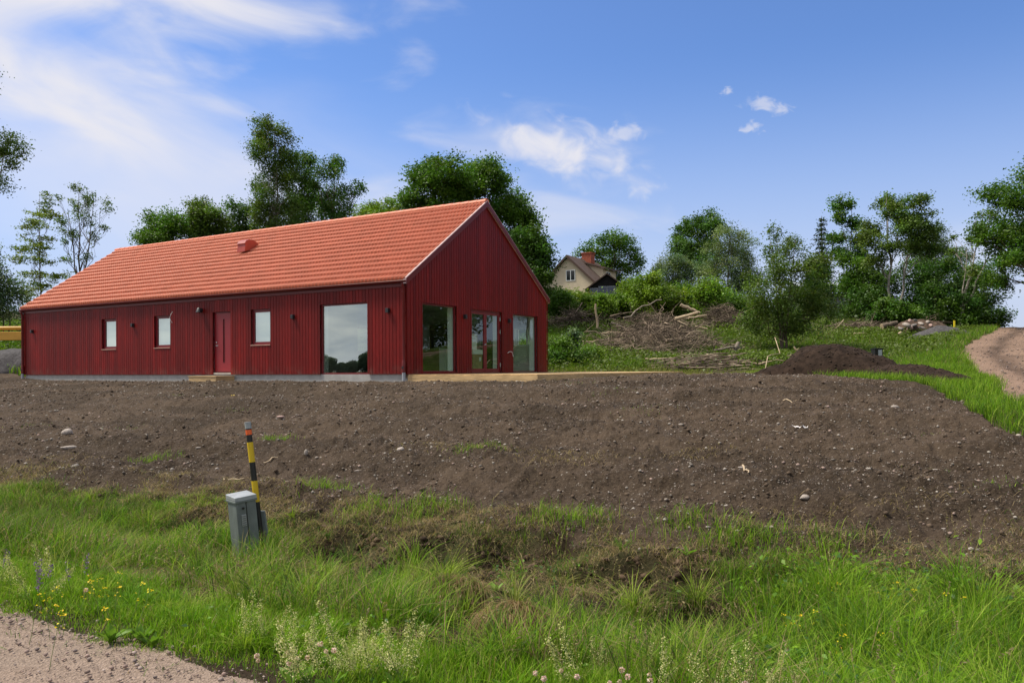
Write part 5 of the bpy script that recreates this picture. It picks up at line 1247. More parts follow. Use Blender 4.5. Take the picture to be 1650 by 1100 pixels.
# ------------------------------------------------------------------ heaps
def heap(name, label, cat, domes, mat, size=(3.2, 2.2), seed=1, rough=0.06, parent=None, cone=False):
    """a mound: domes are (x, y, radius along, radius across, height, turn)"""
    x0 = min(d[0]-d[2]*1.3 for d in domes); x1 = max(d[0]+d[2]*1.3 for d in domes); y0 = min(d[1]-max(d[2], d[3])*1.3 for d in domes); y1 = max(d[1]+max(d[2], d[3])*1.3 for d in domes)
    nx, ny = 190, 130
    X, Y = np.meshgrid(np.linspace(x0, x1, nx), np.linspace(y0, y1, ny)); hh = np.zeros_like(X)
    for dx, dy, ra, rb, h_, tw in domes:
        c, s = math.cos(tw), math.sin(tw); u = ((X-dx)*c+(Y-dy)*s)/ra; v = (-(X-dx)*s+(Y-dy)*c)/rb
        r = np.sqrt(u*u+v*v)*(1+0.16*fbm(X, Y, 0.9, 2, seed))
        hh = np.maximum(hh, h_*(np.clip(1-r**2.6, 0, 1)**0.9 if not cone else np.clip(1.03-r, 0, 1)**0.92))
    hh = hh+(hh > 0.01)*rough*(fbm(X, Y, 0.45, 4, seed+3)+0.7*np.maximum(fbm(X, Y, 0.15, 3, seed+4), 0))*np.clip(hh*4, 0, 1)
    Z = H(X, Y)-0.10+hh*1.0+np.clip(hh*8, 0, 1)*0.10
    on = hh > 0.004
    i, j = np.meshgrid(np.arange(ny-1), np.arange(nx-1), indexing='ij'); Q = np.stack([i*nx+j, i*nx+j+1, (i+1)*nx+j+1, (i+1)*nx+j], -1)
    keep = on[:-1, :-1] | on[1:, 1:] | on[1:, :-1] | on[:-1, 1:]
    Q = Q[keep]; used, inv = np.unique(Q, return_inverse=True)
    o = npmesh(name, np.stack([X.ravel(), Y.ravel(), Z.ravel()], 1)[used], inv.reshape(-1, 4), None, mat, parent, smooth=True)
    return tag(o, label, cat), (X, Y, Z, on)
M['topsoil'] = pbr('dark_topsoil', (0.029, 0.0185, 0.013), 0.95, 0.12, var=0.45, vscale=3.5, bump=1.0, bscale=16)
M['dark_gravel'] = pbr('dark_gravel', (0.075, 0.071, 0.073), 0.95, 0.2, var=0.35, vscale=9, bump=1.0, bscale=28)
hp, hg = heap('soil_heap', 'heap of dark brown topsoil at the edge of the plot', 'soil heap', [(9.7, 24.6, 1.75, 1.6, 0.98, -0.35), (10.45, 23.9, 1.3, 1.3, 0.66, -0.5), (10.95, 22.4, 1.5, 1.0, 0.42, -1.0), (11.1, 21.0, 1.2, 0.8, 0.30, -1.1), (8.75, 25.1, 1.25, 1.0, 0.40, 0.2)], M['topsoil'], seed=5)
rng = np.random.default_rng(77); X, Y, Z, on = hg; q = rng.choice(np.flatnonzero(on.ravel()), 2600)
s = np.minimum(0.010*np.exp(rng.exponential(0.5, len(q))), 0.05)
many_rocks('heap_clods', np.stack([X.ravel()[q], Y.ravel()[q], Z.ravel()[q]+s*0.15], 1), s, np.array((0.036, 0.024, 0.017))*rng.uniform(0.8, 1.4, (len(q), 1)), 78)
heap('gravel_heap', 'small heap of dark grey gravel by the yellow stakes', 'gravel heap', [(*at(1512, 545, 48)[:2], 2.2, 1.6, 0.85, -0.3), (*at(1535, 550, 47)[:2], 1.7, 1.0, 0.35, -0.3)], M['dark_gravel'], seed=15, rough=0.05, cone=True)
heap('gravel_heap', 'grey gravel heap at the far left behind the house end', 'gravel heap', [(-25.4, 38.2, 3.4, 2.4, 0.85, 0.2), (-23.7, 38.5, 2.2, 1.8, 0.95, 0.1)], M['dark_gravel'], seed=25, rough=0.05)
heap('soil_mound', 'low dark mound of soil at the right end of the stick stack', 'soil heap', [(*at(1206, 590, 37)[:2], 1.1, 0.8, 0.36, 0)], M['topsoil'], seed=35)
# rubble
rb = [(1466, 530, 13), (1478, 534, 12), (1490, 538, 11), (1501, 537, 11), (1472, 524, 12), (1486, 528, 10), (1496, 530, 10), (1505, 544, 10), (1461, 524, 13), (1480, 543, 10), (1492, 547, 9), (1470, 541, 9), (1510, 536, 9), (1452, 529, 10), (1484, 521, 9), (1500, 524, 8), (1475, 516, 9), (1494, 519, 8), (1466, 517, 8)]
rlib = []
for i, (px, py, w) in enumerate(rb):
    p = at(px, py, 50.5+0.5*math.sin(i*2.3)); z = h1(p[0], p[1]); r = w/2*0.039
    mt = ('pink_stone', 'grey_stone', 'stone')[i % 3]
    if i < 9: o = npmesh('rubble_stone', pool[i][0], None, pool[i][1], M[mt]); rlib.append(o.data)
    else: o = bpy.data.objects.new('rubble_stone', rlib[i % 9]); COL.objects.link(o)
    o.location = p; o.scale = (r*1.15, r*1.1, r*1.25); o.rotation_euler = (random.uniform(-0.5, 0.5), random.uniform(-0.5, 0.5), random.uniform(0, 6)); tag(o, 'angular stone in the rubble pile below the dark wood', 'stone', 'stones of the rubble pile')
heap('rubble_mound', 'earth mound carrying the rubble stones below the dark wood', 'mound', [(*at(1482, 540, 51.5)[:2], 2.0, 1.3, 0.95, 0)], pbr('rubble_earth', (0.085, 0.058, 0.042), 0.95, 0.15, var=0.5, vscale=4, bump=1, bscale=10), seed=41, rough=0.10)

M['greywood'] = pbr('grey_dead_wood', (0.24, 0.20, 0.16), 0.9, 0.2, var=0.35, vscale=4, bump=0.3)
# ------------------------------------------------------------------ brush, sticks and logs
def sticks(name, label, cat, S_, seed, mat='stick'):
    rng = np.random.default_rng(seed); V, Q = tubes([(p, r) for p, r, c in S_], 4)
    col = np.concatenate([np.full((len(p)*4, 3), c) for p, r, c in S_])
    return tag(npmesh(name, V, Q, None, M[mat], None, col), label, cat)
def brush(name, label, center, Y, half, n, seed, zlift=0.0, hh=None, rough=1.0):
    """a tangle heaped up: half widths in metres (x, y, height)"""
    rng = np.random.default_rng(seed); S_ = []
    cx, cy = center
    for i in range(n):
        u = rng.normal(0, 0.45, 2); u = np.clip(u, -1.05, 1.05); q = 1-min(1, math.hypot(*u))**1.5
        x, y = cx+u[0]*half[0], cy+u[1]*half[1]; zt = half[2]*q
        z = h1(x, y)+rng.uniform(0.02, 1)**0.7*zt+0.03
        L = rng.uniform(0.4, 1.6)*(1.7 if rng.uniform() < 0.15 else 1)
        a = rng.normal(0.1, 0.9)+(math.pi if rng.uniform() < 0.5 else 0); e = rng.normal(0.05, 0.32)
        dv_ = np.array([math.cos(a)*math.cos(e), math.sin(a)*math.cos(e)*0.8, math.sin(e)])*L
        P = bend((x, y, z)-dv_/2, (x, y, z)+dv_/2, rng.normal(0, 0.12), rng, 5, 0.05)
        P[:, 2] = np.maximum(P[:, 2], H(P[:, 0], P[:, 1])+0.02)
        r0 = rng.uniform(0.008, 0.022)*(1.8 if L > 1.6 else 1)
        tone = rng.choice([0.45, 0.8, 1.3, 2.0, 2.8], p=[.28, .28, .22, .14, .08])*0.84
        S_.append((P, np.linspace(r0, r0*0.35, 5), tone))
        for _ in range(rng.integers(1, 4)):
            k = rng.integers(1, 5); d2 = dv_*0.35+rng.normal(size=3)*L*0.16; S_.append((bend(P[k], P[k]+d2, 0.05, rng, 3), np.linspace(r0*0.5, r0*0.25, 3), tone))
    return sticks(name, label, 'brush heap', S_, seed)
c = at(1062, 560, 43.5)[:2]; brush('brush_heap', 'large tangled heap of dead branches on the slope', c, 43.5, (4.6, 4.2, 1.45), 1050, 901)
c = at(1050, 528, 49)[:2]; brush('brush_heap', 'upper part heap of brown dead branches under the hedge', c, 49, (3.4, 1.8, 1.6), 520, 902)
c = at(1165, 518, 52)[:2]; brush('brush_heap', 'dark bush of dead twigs right of the pale cut logs', c, 52, (2.2, 1.4, 1.5), 420, 903)
c = at(930, 510, 54)[:2]; brush('brush_heap', 'brown brushwood under the hedge right of the gable', c, 54, (3.6, 1.2, 1.2), 380, 904)
c = at(1380, 530, 53)[:2]; brush('brush_heap', 'low litter of twigs left of the rubble', c, 53, (2.8, 1.2, 0.5), 300, 905)
c = at(1470, 508, 56)[:2]; brush('brush_heap', 'dark twigs lying behind the rubble stones', c, 56, (2.4, 0.8, 1.1), 240, 906)
rng = np.random.default_rng(911); S_ = []
for i in range(150):                                     # long rods laid side by side
    Y = rng.uniform(35.6, 37.6); lay = rng.uniform(0, 1)**1.2
    xc = rng.normal(1122, 26); w = rng.uniform(35, 72); h_ = lay*0.52*(1-abs(xc-1120)/95)
    a = at(xc-w, 600, Y); b = at(xc+w, 600, Y+rng.normal(0, 0.4)); a[2] = h1(a[0], a[1])+max(0.03, h_-0.12+rng.normal(0, 0.06)); b[2] = h1(b[0], b[1])+max(0.03, h_+0.10+rng.normal(0, 0.08))
    r0 = rng.uniform(0.012, 0.03); S_.append((bend(a, b, rng.normal(-0.01, 0.02), rng, 7, 0.012), np.linspace(r0, r0*0.5, 7)[::rng.choice([-1, 1])], rng.choice([0.5, 0.8, 1.2, 1.8, 2.4], p=[.25, .3, .22, .15, .08])))
sticks('stick_stack', 'low stack of long grey rods laid side by side on the mown grass', 'stick stack', S_, 912)
def log(name, label, a, b, r, mat='pale_wood', cat='log', forks=(), Y=None, w=0.02):
    rng = np.random.default_rng(abs(hash(label)) % 9973 if False else sum(map(ord, label)))
    root = None; P = bend(a, b, 0.02, rng, 7, w); paths = [(P, np.linspace(r, r*0.7, 7))]
    for k, e, rr in forks: paths.append((bend(P[k], e, 0.05, rng, 5, 0.04), np.linspace(rr, rr*0.5, 5)))
    V, Q = tubes(paths, 9)
    o = tag(npmesh(name, V, Q, None, M[mat], None, smooth=True), label, cat)
    mb = MB(); d = (P[0]-P[1])/np.linalg.norm(P[0]-P[1])
    mb.tube([tuple(P[0]-d*0.004), tuple(P[0]+d*0.01)], r*0.985, 9); mb.build('sawn_end', M['pale_wood'], o)
    return o
log('log', 'pale peeled log leaning up highest behind the brush heap', at(1097, 491, 49.2), at(1128, 504, 49.0), 0.11)
log('log', 'thick orange peeled log lying right on the brush heap', at(1088, 514, 47.8), at(1124, 504, 47.8), 0.12)
log('log', 'straight whitish log ending furthest right on the brush heap', at(1110, 512, 47.3), at(1139, 509, 47.5), 0.07)
log('log', 'pale short log below the thick orange log', at(1092, 518, 47.0), at(1108, 524, 46.8), 0.07)
log('log', 'pale log end sticking out under the dark twigs', at(1120, 526, 47.0), at(1140, 530, 46.8), 0.06)
log('log', 'long white log lying in the grass left of the brush heap', at(916, 551, 44.5), at(972, 552, 44.5), 0.06)
log('log', 'short whitish log under the long white log', at(946, 558, 44.2), at(974, 558, 44.2), 0.05)
log('log', 'pale pole at the left middle of the brush heap', at(971, 536, 45.0), at(1000, 536, 45.0), 0.045)
log('log', 'forked grey pole at the left of the brush heap', at(985, 520, 45.2), at(1042, 542, 44.6), 0.05, 'greywood')
log('log', 'white birch pole at the left end of the stick stack', at(1040, 578, 36.6), at(1085, 582, 36.4), 0.05)
log('log', 'crooked dead branch pointing up from the brush heap to the hedge', at(1005, 512, 47.8), at(1066, 483, 48.5), 0.05, 'greywood', w=0.05)
log('log', 'pink barked log lying in front of the rubble', at(1421, 526, 51), at(1446, 520, 51), 0.20, 'bark')
log('log', 'round cut log end in the weeds below the rubble', at(1449, 539, 49), at(1453, 538, 50.5), 0.09)
log('log', 'thin pale log lying left of the rubble', at(1376, 537, 50.5), at(1400, 538, 50.5), 0.06)
log('log', 'thin pale branch lying in the long grass left of the soil heap', at(1213, 594, 33), at(1266, 551, 37.5), 0.022, w=0.03)
log('log', 'long thin branch along the mown grass towards the soil heap', at(1196, 584, 35), at(1262, 581, 35), 0.03, w=0.03)
log('snag', 'split pale stump with roots beside the top of the soil heap', at(1290, 576, 29.5), at(1279, 558, 29.5), 0.045, 'pale_wood', 'stump', [(3, at(1300, 567, 29.3), 0.03), (2, at(1268, 573, 29.3), 0.03), (4, at(1288, 560, 29.3), 0.02)], w=0.06)
log('snag', 'weathered grey stump in the grass right of the brush heap', at(1184, 560, 40)-[0, 0, 0.1], at(1191, 551, 40), 0.13, 'greywood', 'stump', [(2, at(1150, 564, 39.5), 0.06), (1, at(1196, 560, 40), 0.06)])
sn = at(963, 509, 51); log('snag', 'pale broken standing stump below the hedge', (sn[0], sn[1], h1(sn[0], sn[1])-0.1), at(960, 489, 51), 0.085, 'pale_wood', 'stump')

# ------------------------------------------------------------------ markers, posts, cabinet
M['yellow'] = pbr('yellow_plastic', (0.62, 0.42, 0.015), 0.45, 0.4, var=0.08)
M['stake_yellow'] = pbr('yellow_stake_paint', (0.70, 0.55, 0.02), 0.6, 0.3)
M['cab'] = pbr('weathered_grey_cabinet', (0.150, 0.172, 0.165), 0.55, 0.4, var=0.22, vscale=5, bump=0.1, stretch=(1, 1, 0.5))
M['cab_lid'] = pbr('galvanised_lid', (0.31, 0.33, 0.34), 0.45, 0.5, var=0.15, vscale=6)
M['orange'] = pbr('orange_reflex_tape', (0.75, 0.115, 0.02), 0.4, 0.5)
M['blackplastic'] = pbr('black_plastic', (0.016, 0.016, 0.016), 0.4, 0.4)
for px, py0, py1, lb, tl in ((1518, 536, 553, 'short yellow stake leaning at the gravel heap', 0.35), (1538, 517, 540, 'tall yellow stake standing upright near the farm track', 0.0)):
    p = at(px, py1, 47.5 if tl else 50); z = h1(p[0], p[1]); top = at(px+(6 if tl else 0), py0, p[1]); L = top[2]-z
    t = empty('marker_stake', (p[0], p[1], z), 0, lb, 'stake'); mb = MB(); mb.tube([(0, 0, -0.1), (top[0]-p[0], 0, L)], 0.06, 8); mb.build('stake', M['stake_yellow'], t, True)
    mb = MB(); mb.tube([(top[0]-p[0], 0, L), (top[0]-p[0], 0, L+0.03)], 0.066, 8); mb.build('cap', M['stake_yellow'], t)
p = at(1413, 580, 30.5); z = h1(p[0], p[1]); t = empty('black_cabinet', (p[0], p[1], z), 0.2, 'small black cabinet with a grey label plate behind the soil heap', 'cabinet')
mb = MB(); hgt = at(1413, 561, 30.5)[2]-z; mb.box(-0.17, 0.17, -0.12, 0.12, -0.1, hgt-0.035); mb.build('cabinet_body', M['blackplastic'], t, bevel=0.012)
mb = MB(); mb.box(-0.185, 0.185, -0.135, 0.135, hgt-0.034, hgt); mb.build('lid', M['blackplastic'], t, bevel=0.01)
mb = MB(); mb.box(-0.03, 0.125, -0.132, -0.121, hgt-0.28, hgt-0.06); mb.build('label_plate', pbr('grey_plate', (0.42, 0.45, 0.48), 0.4, 0.5), t)
# cable cabinet with striped marker pole
p = ground_at(398, 893); zc = float(z_at(p[:1], p[1:2])[0])
YC = p[1]; kx = YC/F_PX
cab = empty('cable_cabinet', (p[0], p[1], zc-0.02), 0.66, 'leaning grey metal cable cabinet with a pale lid in the roadside grass', 'cabinet')
cab.rotation_euler = (0.0, -0.09, 0.74)
CH = (893-789)*kx*1.0; CW = 0.108
mb = MB(); mb.box(-CW, -0.004, -CW, CW, -0.15, CH); mb.box(0.004, CW, -CW, CW, -0.15, CH); mb.build('cabinet_body', M['cab'], cab, bevel=0.006)
mb = MB(); w = CW+0.009
vs = [(-w, -w, CH-0.03), (w, -w, CH-0.055), (w, w, CH-0.03), (-w, w, CH-0.03), (-w, -w, CH+0.006), (w, -w, CH+0.006), (w, w, CH+0.022), (-w, w, CH+0.022)]
mb.hexa(vs); mb.build('lid', M['cab_lid'], cab, bevel=0.006)
mb = MB(); mb.box(-w-0.003, w+0.003, -w-0.003, w+0.003, CH-0.055, CH-0.032); mb.build('lid_rim', M['cab'], cab, bevel=0.004)
mb = MB(); mb.box(-CW*0.60, -CW*0.12, -CW-0.012, -CW-0.002, CH-0.30, CH-0.18); mb.build('nameplate', pbr('grey_nameplate', (0.30, 0.32, 0.31), 0.5, 0.4), cab, bevel=0.003)
mb = MB()
for q in range(5): mb.box(-CW*0.55, -CW*0.18, -CW-0.0165, -CW-0.0125, CH-0.288+q*0.022, CH-0.281+q*0.022)
mb.build('text_lines', pbr('plate_lines', (0.16, 0.17, 0.17), 0.6, 0.3), cab)
mb = MB(); mb.tube([(-CW*0.35, -CW-0.001, CH-0.115), (-CW*0.35, -CW-0.012, CH-0.115)], 0.013, 8); mb.build('lock', M['blackplastic'], cab)
mb = MB(); mb.box(-0.0035, 0.0035, -CW+0.004, CW-0.004, -0.15, CH-0.06); mb.build('seam', M['blackplastic'], cab)
# pole
foot = at(420, 862, YC+0.22); top = at(399, 680, YC+0.22); zf = float(z_at(foot[:1], foot[1:2])[0])
pole = empty('marker_pole', (foot[0], foot[1], zf), 0, 'striped yellow and black marker pole leaning behind the grey cabinet', 'marker pole')
A = np.array([0, 0, foot[2]-zf]); B = top-np.array([foot[0], foot[1], zf]); A2 = A-(B-A)*0.25
def seg(t0, t1, r, mat, name): mb = MB(); mb.tube([tuple(A+(B-A)*t0), tuple(A+(B-A)*t1)], r, 14); return mb.build(name, mat, pole, True)
fr = lambda py: (862-py)/182.0
R0 = 0.0305
for a, b, mt, nm, dr in ((900, 808, 'blackplastic', 'black_band', 0), (808, 774, 'yellow', 'yellow_band', .0015), (774, 744, 'blackplastic', 'black_band', 0), (744, 712, 'yellow', 'yellow_band', .0015), (712, 700, 'blackplastic', 'black_band', 0), (700, 692, 'orange', 'reflex_band', .002), (692, 688, 'blackplastic', 'black_band', 0), (690, 679.5, 'cab_lid', 'metal_cap', .003)):
    seg(fr(a), fr(b), R0+dr, M[mt], nm)
mb = MB(); q0 = A+(B-A)*fr(868); q1 = A+(B-A)*fr(808)
mb.box(-0.035, 0.055, -0.02, 0.02, 0, 0.34, lambda x, y, z: (q0[0]+x+(q1[0]-q0[0])*z/0.34+0.02, q0[1]+y+0.03, q0[2]+z-0.04)); mb.build('pole_holder', M['cab'], pole)
# ------------------------------------------------------------------ the cream house on the hill
M['cream'] = pbr('cream_render', (0.60, 0.51, 0.36), 0.9, 0.2, var=0.08, vscale=1.5, bump=0.1)
M['old_tile'] = pbr('old_brown_roof_tile', (0.105, 0.072, 0.058), 0.85, 0.25, var=0.15, vscale=2.5, bump=0.2, bscale=7, stretch=(1, 1, 1))
M['brick'] = pbr('red_chimney_brick', (0.30, 0.085, 0.050), 0.85, 0.2, var=0.25, vscale=6, bump=0.4)
M['brown_trim'] = pbr('brown_barge_board', (0.075, 0.045, 0.032), 0.7, 0.3)
M['far_glass'] = pbr('dark_window_glass', (0.012, 0.014, 0.018), 0.08, 0.6)
M['porch_glass'] = pbr('blue_porch_glass', (0.020, 0.028, 0.055), 0.10, 0.7)
M['blackboard'] = pbr('black_boarding', (0.012, 0.011, 0.011), 0.85, 0.2)
YH = 85.0; k = YH/F_PX
apex = at(915, 413, YH); eaveL = at(873, 457, YH)
GWD, GLN, rot = 6.5, 7.6, math.radians(-30)
# gable faces the viewer turned to the left; the ridge runs back to the right
base = at(915, 500, YH); z0 = h1(base[0], base[1])-0.3
ch = empty('cream_house', (apex[0], apex[1], z0), rot, 'cream rendered house with brown roof and brick chimney on the hill behind the hedge', 'house')
AZ = apex[2]-z0; EZ_ = eaveL[2]-z0-0.1; hwid = GWD/2
mb = MB(); mb.hexa([(-hwid, 0, 0), (hwid, 0, 0), (hwid, GLN, 0), (-hwid, GLN, 0), (-hwid, 0, EZ_), (hwid, 0, EZ_), (hwid, GLN, EZ_), (-hwid, GLN, EZ_)])
mb.add([(-hwid, 0, EZ_), (hwid, 0, EZ_), (0, 0, AZ-0.12), (-hwid, GLN, EZ_), (hwid, GLN, EZ_), (0, GLN, AZ-0.12)], [(0, 1, 2), (3, 5, 4), (1, 4, 5, 2), (0, 2, 5, 3)])
mb.build('wall', M['cream'], ch)
pit = (AZ-EZ_)/hwid
mb = MB()
for sg in (-1, 1):
    ex = hwid+0.45; ez = AZ-pit*ex
    q = [(sg*0.0, -0.35, AZ-0.02), (sg*ex, -0.35, ez-0.02), (sg*ex, GLN+0.35, ez-0.02), (0, GLN+0.35, AZ-0.02)]
    mb.hexa(q+[(a, b, c+0.16) for a, b, c in q])
rf = mb.build('roof', M['old_tile'], ch)
mb = MB()
for sg in (-1, 1):
    ex = hwid+0.47; ez = AZ-pit*ex
    q = [(0, -0.39, AZ-0.14), (sg*ex, -0.39, ez-0.14), (sg*ex, -0.352, ez-0.14), (0, -0.352, AZ-0.14)]
    mb.hexa(q+[(a, b, c+0.26) for a, b, c in q])
mb.build('barge_board', M['brown_trim'], ch)
mb = MB(); cx, cy = 0.35, 4.4; mb.box(cx-0.55, cx+0.55, cy-0.5, cy+0.5, AZ-1.2, AZ+0.75); mb.box(cx-0.62, cx+0.62, cy-0.57, cy+0.57, AZ+0.752, AZ+0.87)
mb.build('chimney', M['brick'], rf)
# shed dormer on the right slope
d0, d1 = 3.0, 6.6
mb = MB(); mb.hexa([(0.8, d0, AZ-pit*0.8-0.6), (2.7, d0, AZ-pit*2.7-0.2), (2.7, d1, AZ-pit*2.7-0.2), (0.8, d1, AZ-pit*0.8-0.6), (0.8, d0, AZ-0.55), (2.7, d0, AZ-1.15), (2.7, d1, AZ-1.15), (0.8, d1, AZ-0.55)])
dm_ = mb.build('dormer', M['cream'], ch)
mb = MB(); q = [(0.3, d0-0.35, AZ-0.36), (3.15, d0-0.35, AZ-1.22), (3.15, d1+0.35, AZ-1.22), (0.3, d1+0.35, AZ-0.36)]; mb.hexa(q+[(a, b, c+0.17) for a, b, c in q]); mb.build('dormer_roof', M['old_tile'], dm_)
mb = MB(); mb.box(2.702, 2.74, 3.9, 5.0, AZ-2.35, AZ-1.40); w_ = mb.build('window', M['white'], dm_)
mb = MB(); mb.box(2.742, 2.75, 3.98, 4.40, AZ-2.28, AZ-1.47); mb.box(2.742, 2.75, 4.48, 4.92, AZ-2.28, AZ-1.47); mb.build('pane', M['far_glass'], w_)
# gable window
wz = at(917, 444, YH)[2]-z0
mb = MB(); mb.box(-0.22, 0.86, -0.05, -0.002, wz-0.58, wz+0.58); w_ = mb.build('window', M['white'], ch)
mb = MB(); mb.box(-0.14, 0.28, -0.06, -0.052, wz-0.50, wz+0.50); mb.box(0.37, 0.79, -0.06, -0.052, wz-0.50, wz+0.50); mb.build('pane', M['far_glass'], w_)
# glazed porch in front of the right corner
YP = 82.0; pa = at(978, 442, YP); pz = h1(pa[0], pa[1])
po = empty('glazed_porch', (pa[0], pa[1], pz), math.radians(-8), 'dark glazed porch with a low brown gable roof beside the cream house', 'porch')
PA = pa[2]-pz; ph_ = 2.15; pe = at(951, 463, YP)[2]-pz
mb = MB(); mb.box(-1.85, 1.85, 0.0, 4.5, 0, pe-0.0); mb.build('porch_base', M['blackboard'], po)
mb = MB(); mb.add([(-1.85, 0, pe), (1.85, 0, pe), (0, 0, PA-0.15), (-1.85, 4.5, pe), (1.85, 4.5, pe), (0, 4.5, PA-0.15)], [(0, 1, 2), (3, 5, 4), (1, 4, 5, 2), (0, 2, 5, 3)]); mb.build('porch_gable', M['blackboard'], po)
mb = MB()
for sg in (-1, 1):
    ex = 2.25; ez = PA-(PA-pe)/1.85*ex
    q = [(0, -0.35, PA-0.02), (sg*ex, -0.35, ez-0.02), (sg*ex, 4.7, ez-0.02), (0, 4.7, PA-0.02)]; mb.hexa(q+[(a, b, c+0.13) for a, b, c in q])
mb.build('porch_roof', M['old_tile'], po)
for q in range(4):
    a = -1.75+q*0.885; mb = MB(); mb.box(a, a+0.82, -0.03, -0.002, pe-1.1, pe-0.05 if q in (0, 3) else pe+0.12); f_ = mb.build('porch_window', M['pipe'], po)
    mb = MB(); mb.box(a+0.05, a+0.77, -0.04, -0.032, pe-1.04, pe-0.11 if q in (0, 3) else pe+0.06); mb.build('pane', M['porch_glass'], f_)

# ------------------------------------------------------------------ grey shed in the wood
YS = 78.0; sp = at(1338, 500, YS); sz = h1(sp[0], sp[1])-0.2
sh = empty('grey_shed', (sp[0], sp[1], sz), math.radians(12), 'pale grey sheet metal shed half hidden behind the trees left of the twin trunks', 'shed')
e_ = at(1338, 472, YS)[2]-sz; r_ = at(1338, 452, YS)[2]-sz
mb = MB(); mb.box(-2.4, 2.0, 0, 4, 0, e_); mb.build('wall', pbr('bluegrey_boards', (0.20, 0.22, 0.24), 0.8, 0.2, var=0.2, stretch=(8, 8, 1)), sh)
mb = MB(); q = [(-2.7, -0.4, e_), (2.3, -0.4, e_), (2.3, 2.2, r_), (-2.7, 2.2, r_)]; mb.hexa(q+[(a, b, c+0.07) for a, b, c in q]); q = [(-2.7, 4.6, e_), (2.3, 4.6, e_), (2.3, 2.2, r_), (-2.7, 2.2, r_)]; mb.hexa(q+[(a, b, c+0.068) for a, b, c in q])
mb.build('roof', pbr('grey_roof_sheet', (0.42, 0.46, 0.52), 0.5, 0.4, var=0.15, stretch=(6, 1, 1)), sh)
mb = MB(); mb.box(1.25, 1.45, -0.28, -0.1, 0, e_-0.02); mb.build('corner_post', M['pipe'], sh); mb = MB(); mb.box(0.5, 2.25, -0.32, -0.1, e_-0.3, e_-0.12); mb.build('beam', M['bark'], sh)

# ------------------------------------------------------------------ yellow machine boom and the things left of the house
M['machine'] = pbr('machine_yellow', (0.62, 0.33, 0.045), 0.45, 0.4, var=0.08)
YB = 41.0; b0 = at(20, 541, YB); gz = h1(-33.0, YB)
mc = empty('telehandler', (-33.0, YB, gz), 0, 'yellow telehandler whose boom sticks out behind the left end of the house', 'machine')
bz = b0[2]-gz
mb = MB(); mb.box(-2.6, 11.2, -0.22, 0.22, bz-0.23, bz+0.20); mb.build('boom', M['machine'], mc, bevel=0.02)
mb = MB(); mb.tube([(1.0, -0.05, bz+0.36), (9.2, -0.05, bz+0.40)], 0.10, 10); mb.tube([(9.2, -0.05, bz+0.40), (10.0, -0.05, bz+0.39)], 0.05, 8); mb.box(9.85, 10.05, -0.12, 0.08, bz+0.201, bz+0.5)
mb.build('lift_cylinder', M['machine'], mc, True)
mb = MB(); mb.box(-3.0, 1.6, -1.0, 1.0, 0.55, 1.35); mb.box(-2.9, -1.4, -0.95, 0.95, 1.352, 2.0); mb.build('chassis', M['machine'], mc, bevel=0.05)
mb = MB(); mb.box(-2.9, -2.3, -0.3, 0.3, 2.002, bz-0.232); mb.box(0.9, 1.1, -0.25, 0.25, 1.352, bz-0.232); mb.build('boom_support', M['machine'], mc)
mb = MB(); mb.box(-1.2, 0.4, -1.0, -0.26, 1.352, 2.75); mb.build('cab', M['far_glass'], mc, bevel=0.06)
for wx in (-2.1, 0.9):
    for wy in (-1.05, 0.75):
        mb = MB(); mb.tube([(wx, wy, 0.6), (wx, wy+0.32, 0.6)], 0.6, 20); wl = mb.build('wheel', M['blackplastic'], mc, True); mb = MB(); mb.tube([(wx, wy-0.012, 0.6), (wx, wy+0.332, 0.6)], 0.28, 14); mb.build('rim', M['machine'], wl, True)
# roll of black drain hose leaning on the gravel heap
p = at(36, 590, 39.3); hs_ = empty('hose_coil', (p[0], p[1], p[2]-0.1), 0.5, 'coil of black ribbed hose standing at the left corner of the house', 'hose')
mb = MB()
for q in range(4):
    pts = [(0.62*math.cos(w)*(1-0.05*q), 0.12*q+0.04*math.sin(w*2), 0.1+0.62*math.sin(w)*(1-0.06*q)) for w in np.linspace(0, 2*math.pi, 36)]; mb.tube(pts, 0.055, 8)
mb.build('hose', M['blackplastic'], hs_, True)
mb = MB(); mb.box(-0.12, 0.12, -0.05, 0.5, 0.64, 0.76); mb.build('strap', M['pipe'], hs_)
p = at(3, 593, 38.5); pl = empty('timber_pallet', (p[0], p[1], p[2]-0.05), 0.3, 'weathered timber pallet on the gravel heap at the far left', 'pallet')
mb = MB()
for q in range(5): mb.box(-0.6, 0.6, -0.4+q*0.17, -0.28+q*0.17, 0.12, 0.145)
mb.build('top_boards', M['bark'], pl); mb = MB()
for q in (-0.55, -0.05, 0.45): mb.box(q, q+0.1, -0.4, 0.4, 0.0, 0.118)
mb.build('bearer', M['bark'], pl)
p = at(17, 596, 37.6); o = empty('white_sheet_stack', (p[0], p[1], p[2]-0.05), 0.2, 'stack of white boards lying on the gravel heap at the far left', 'board stack')
mb = MB(); mb.box(-0.45, 0.45, -0.3, 0.3, 0, 0.05); mb.box(-0.42, 0.47, -0.28, 0.32, 0.052, 0.09); mb.build('boards', M['white'], o)

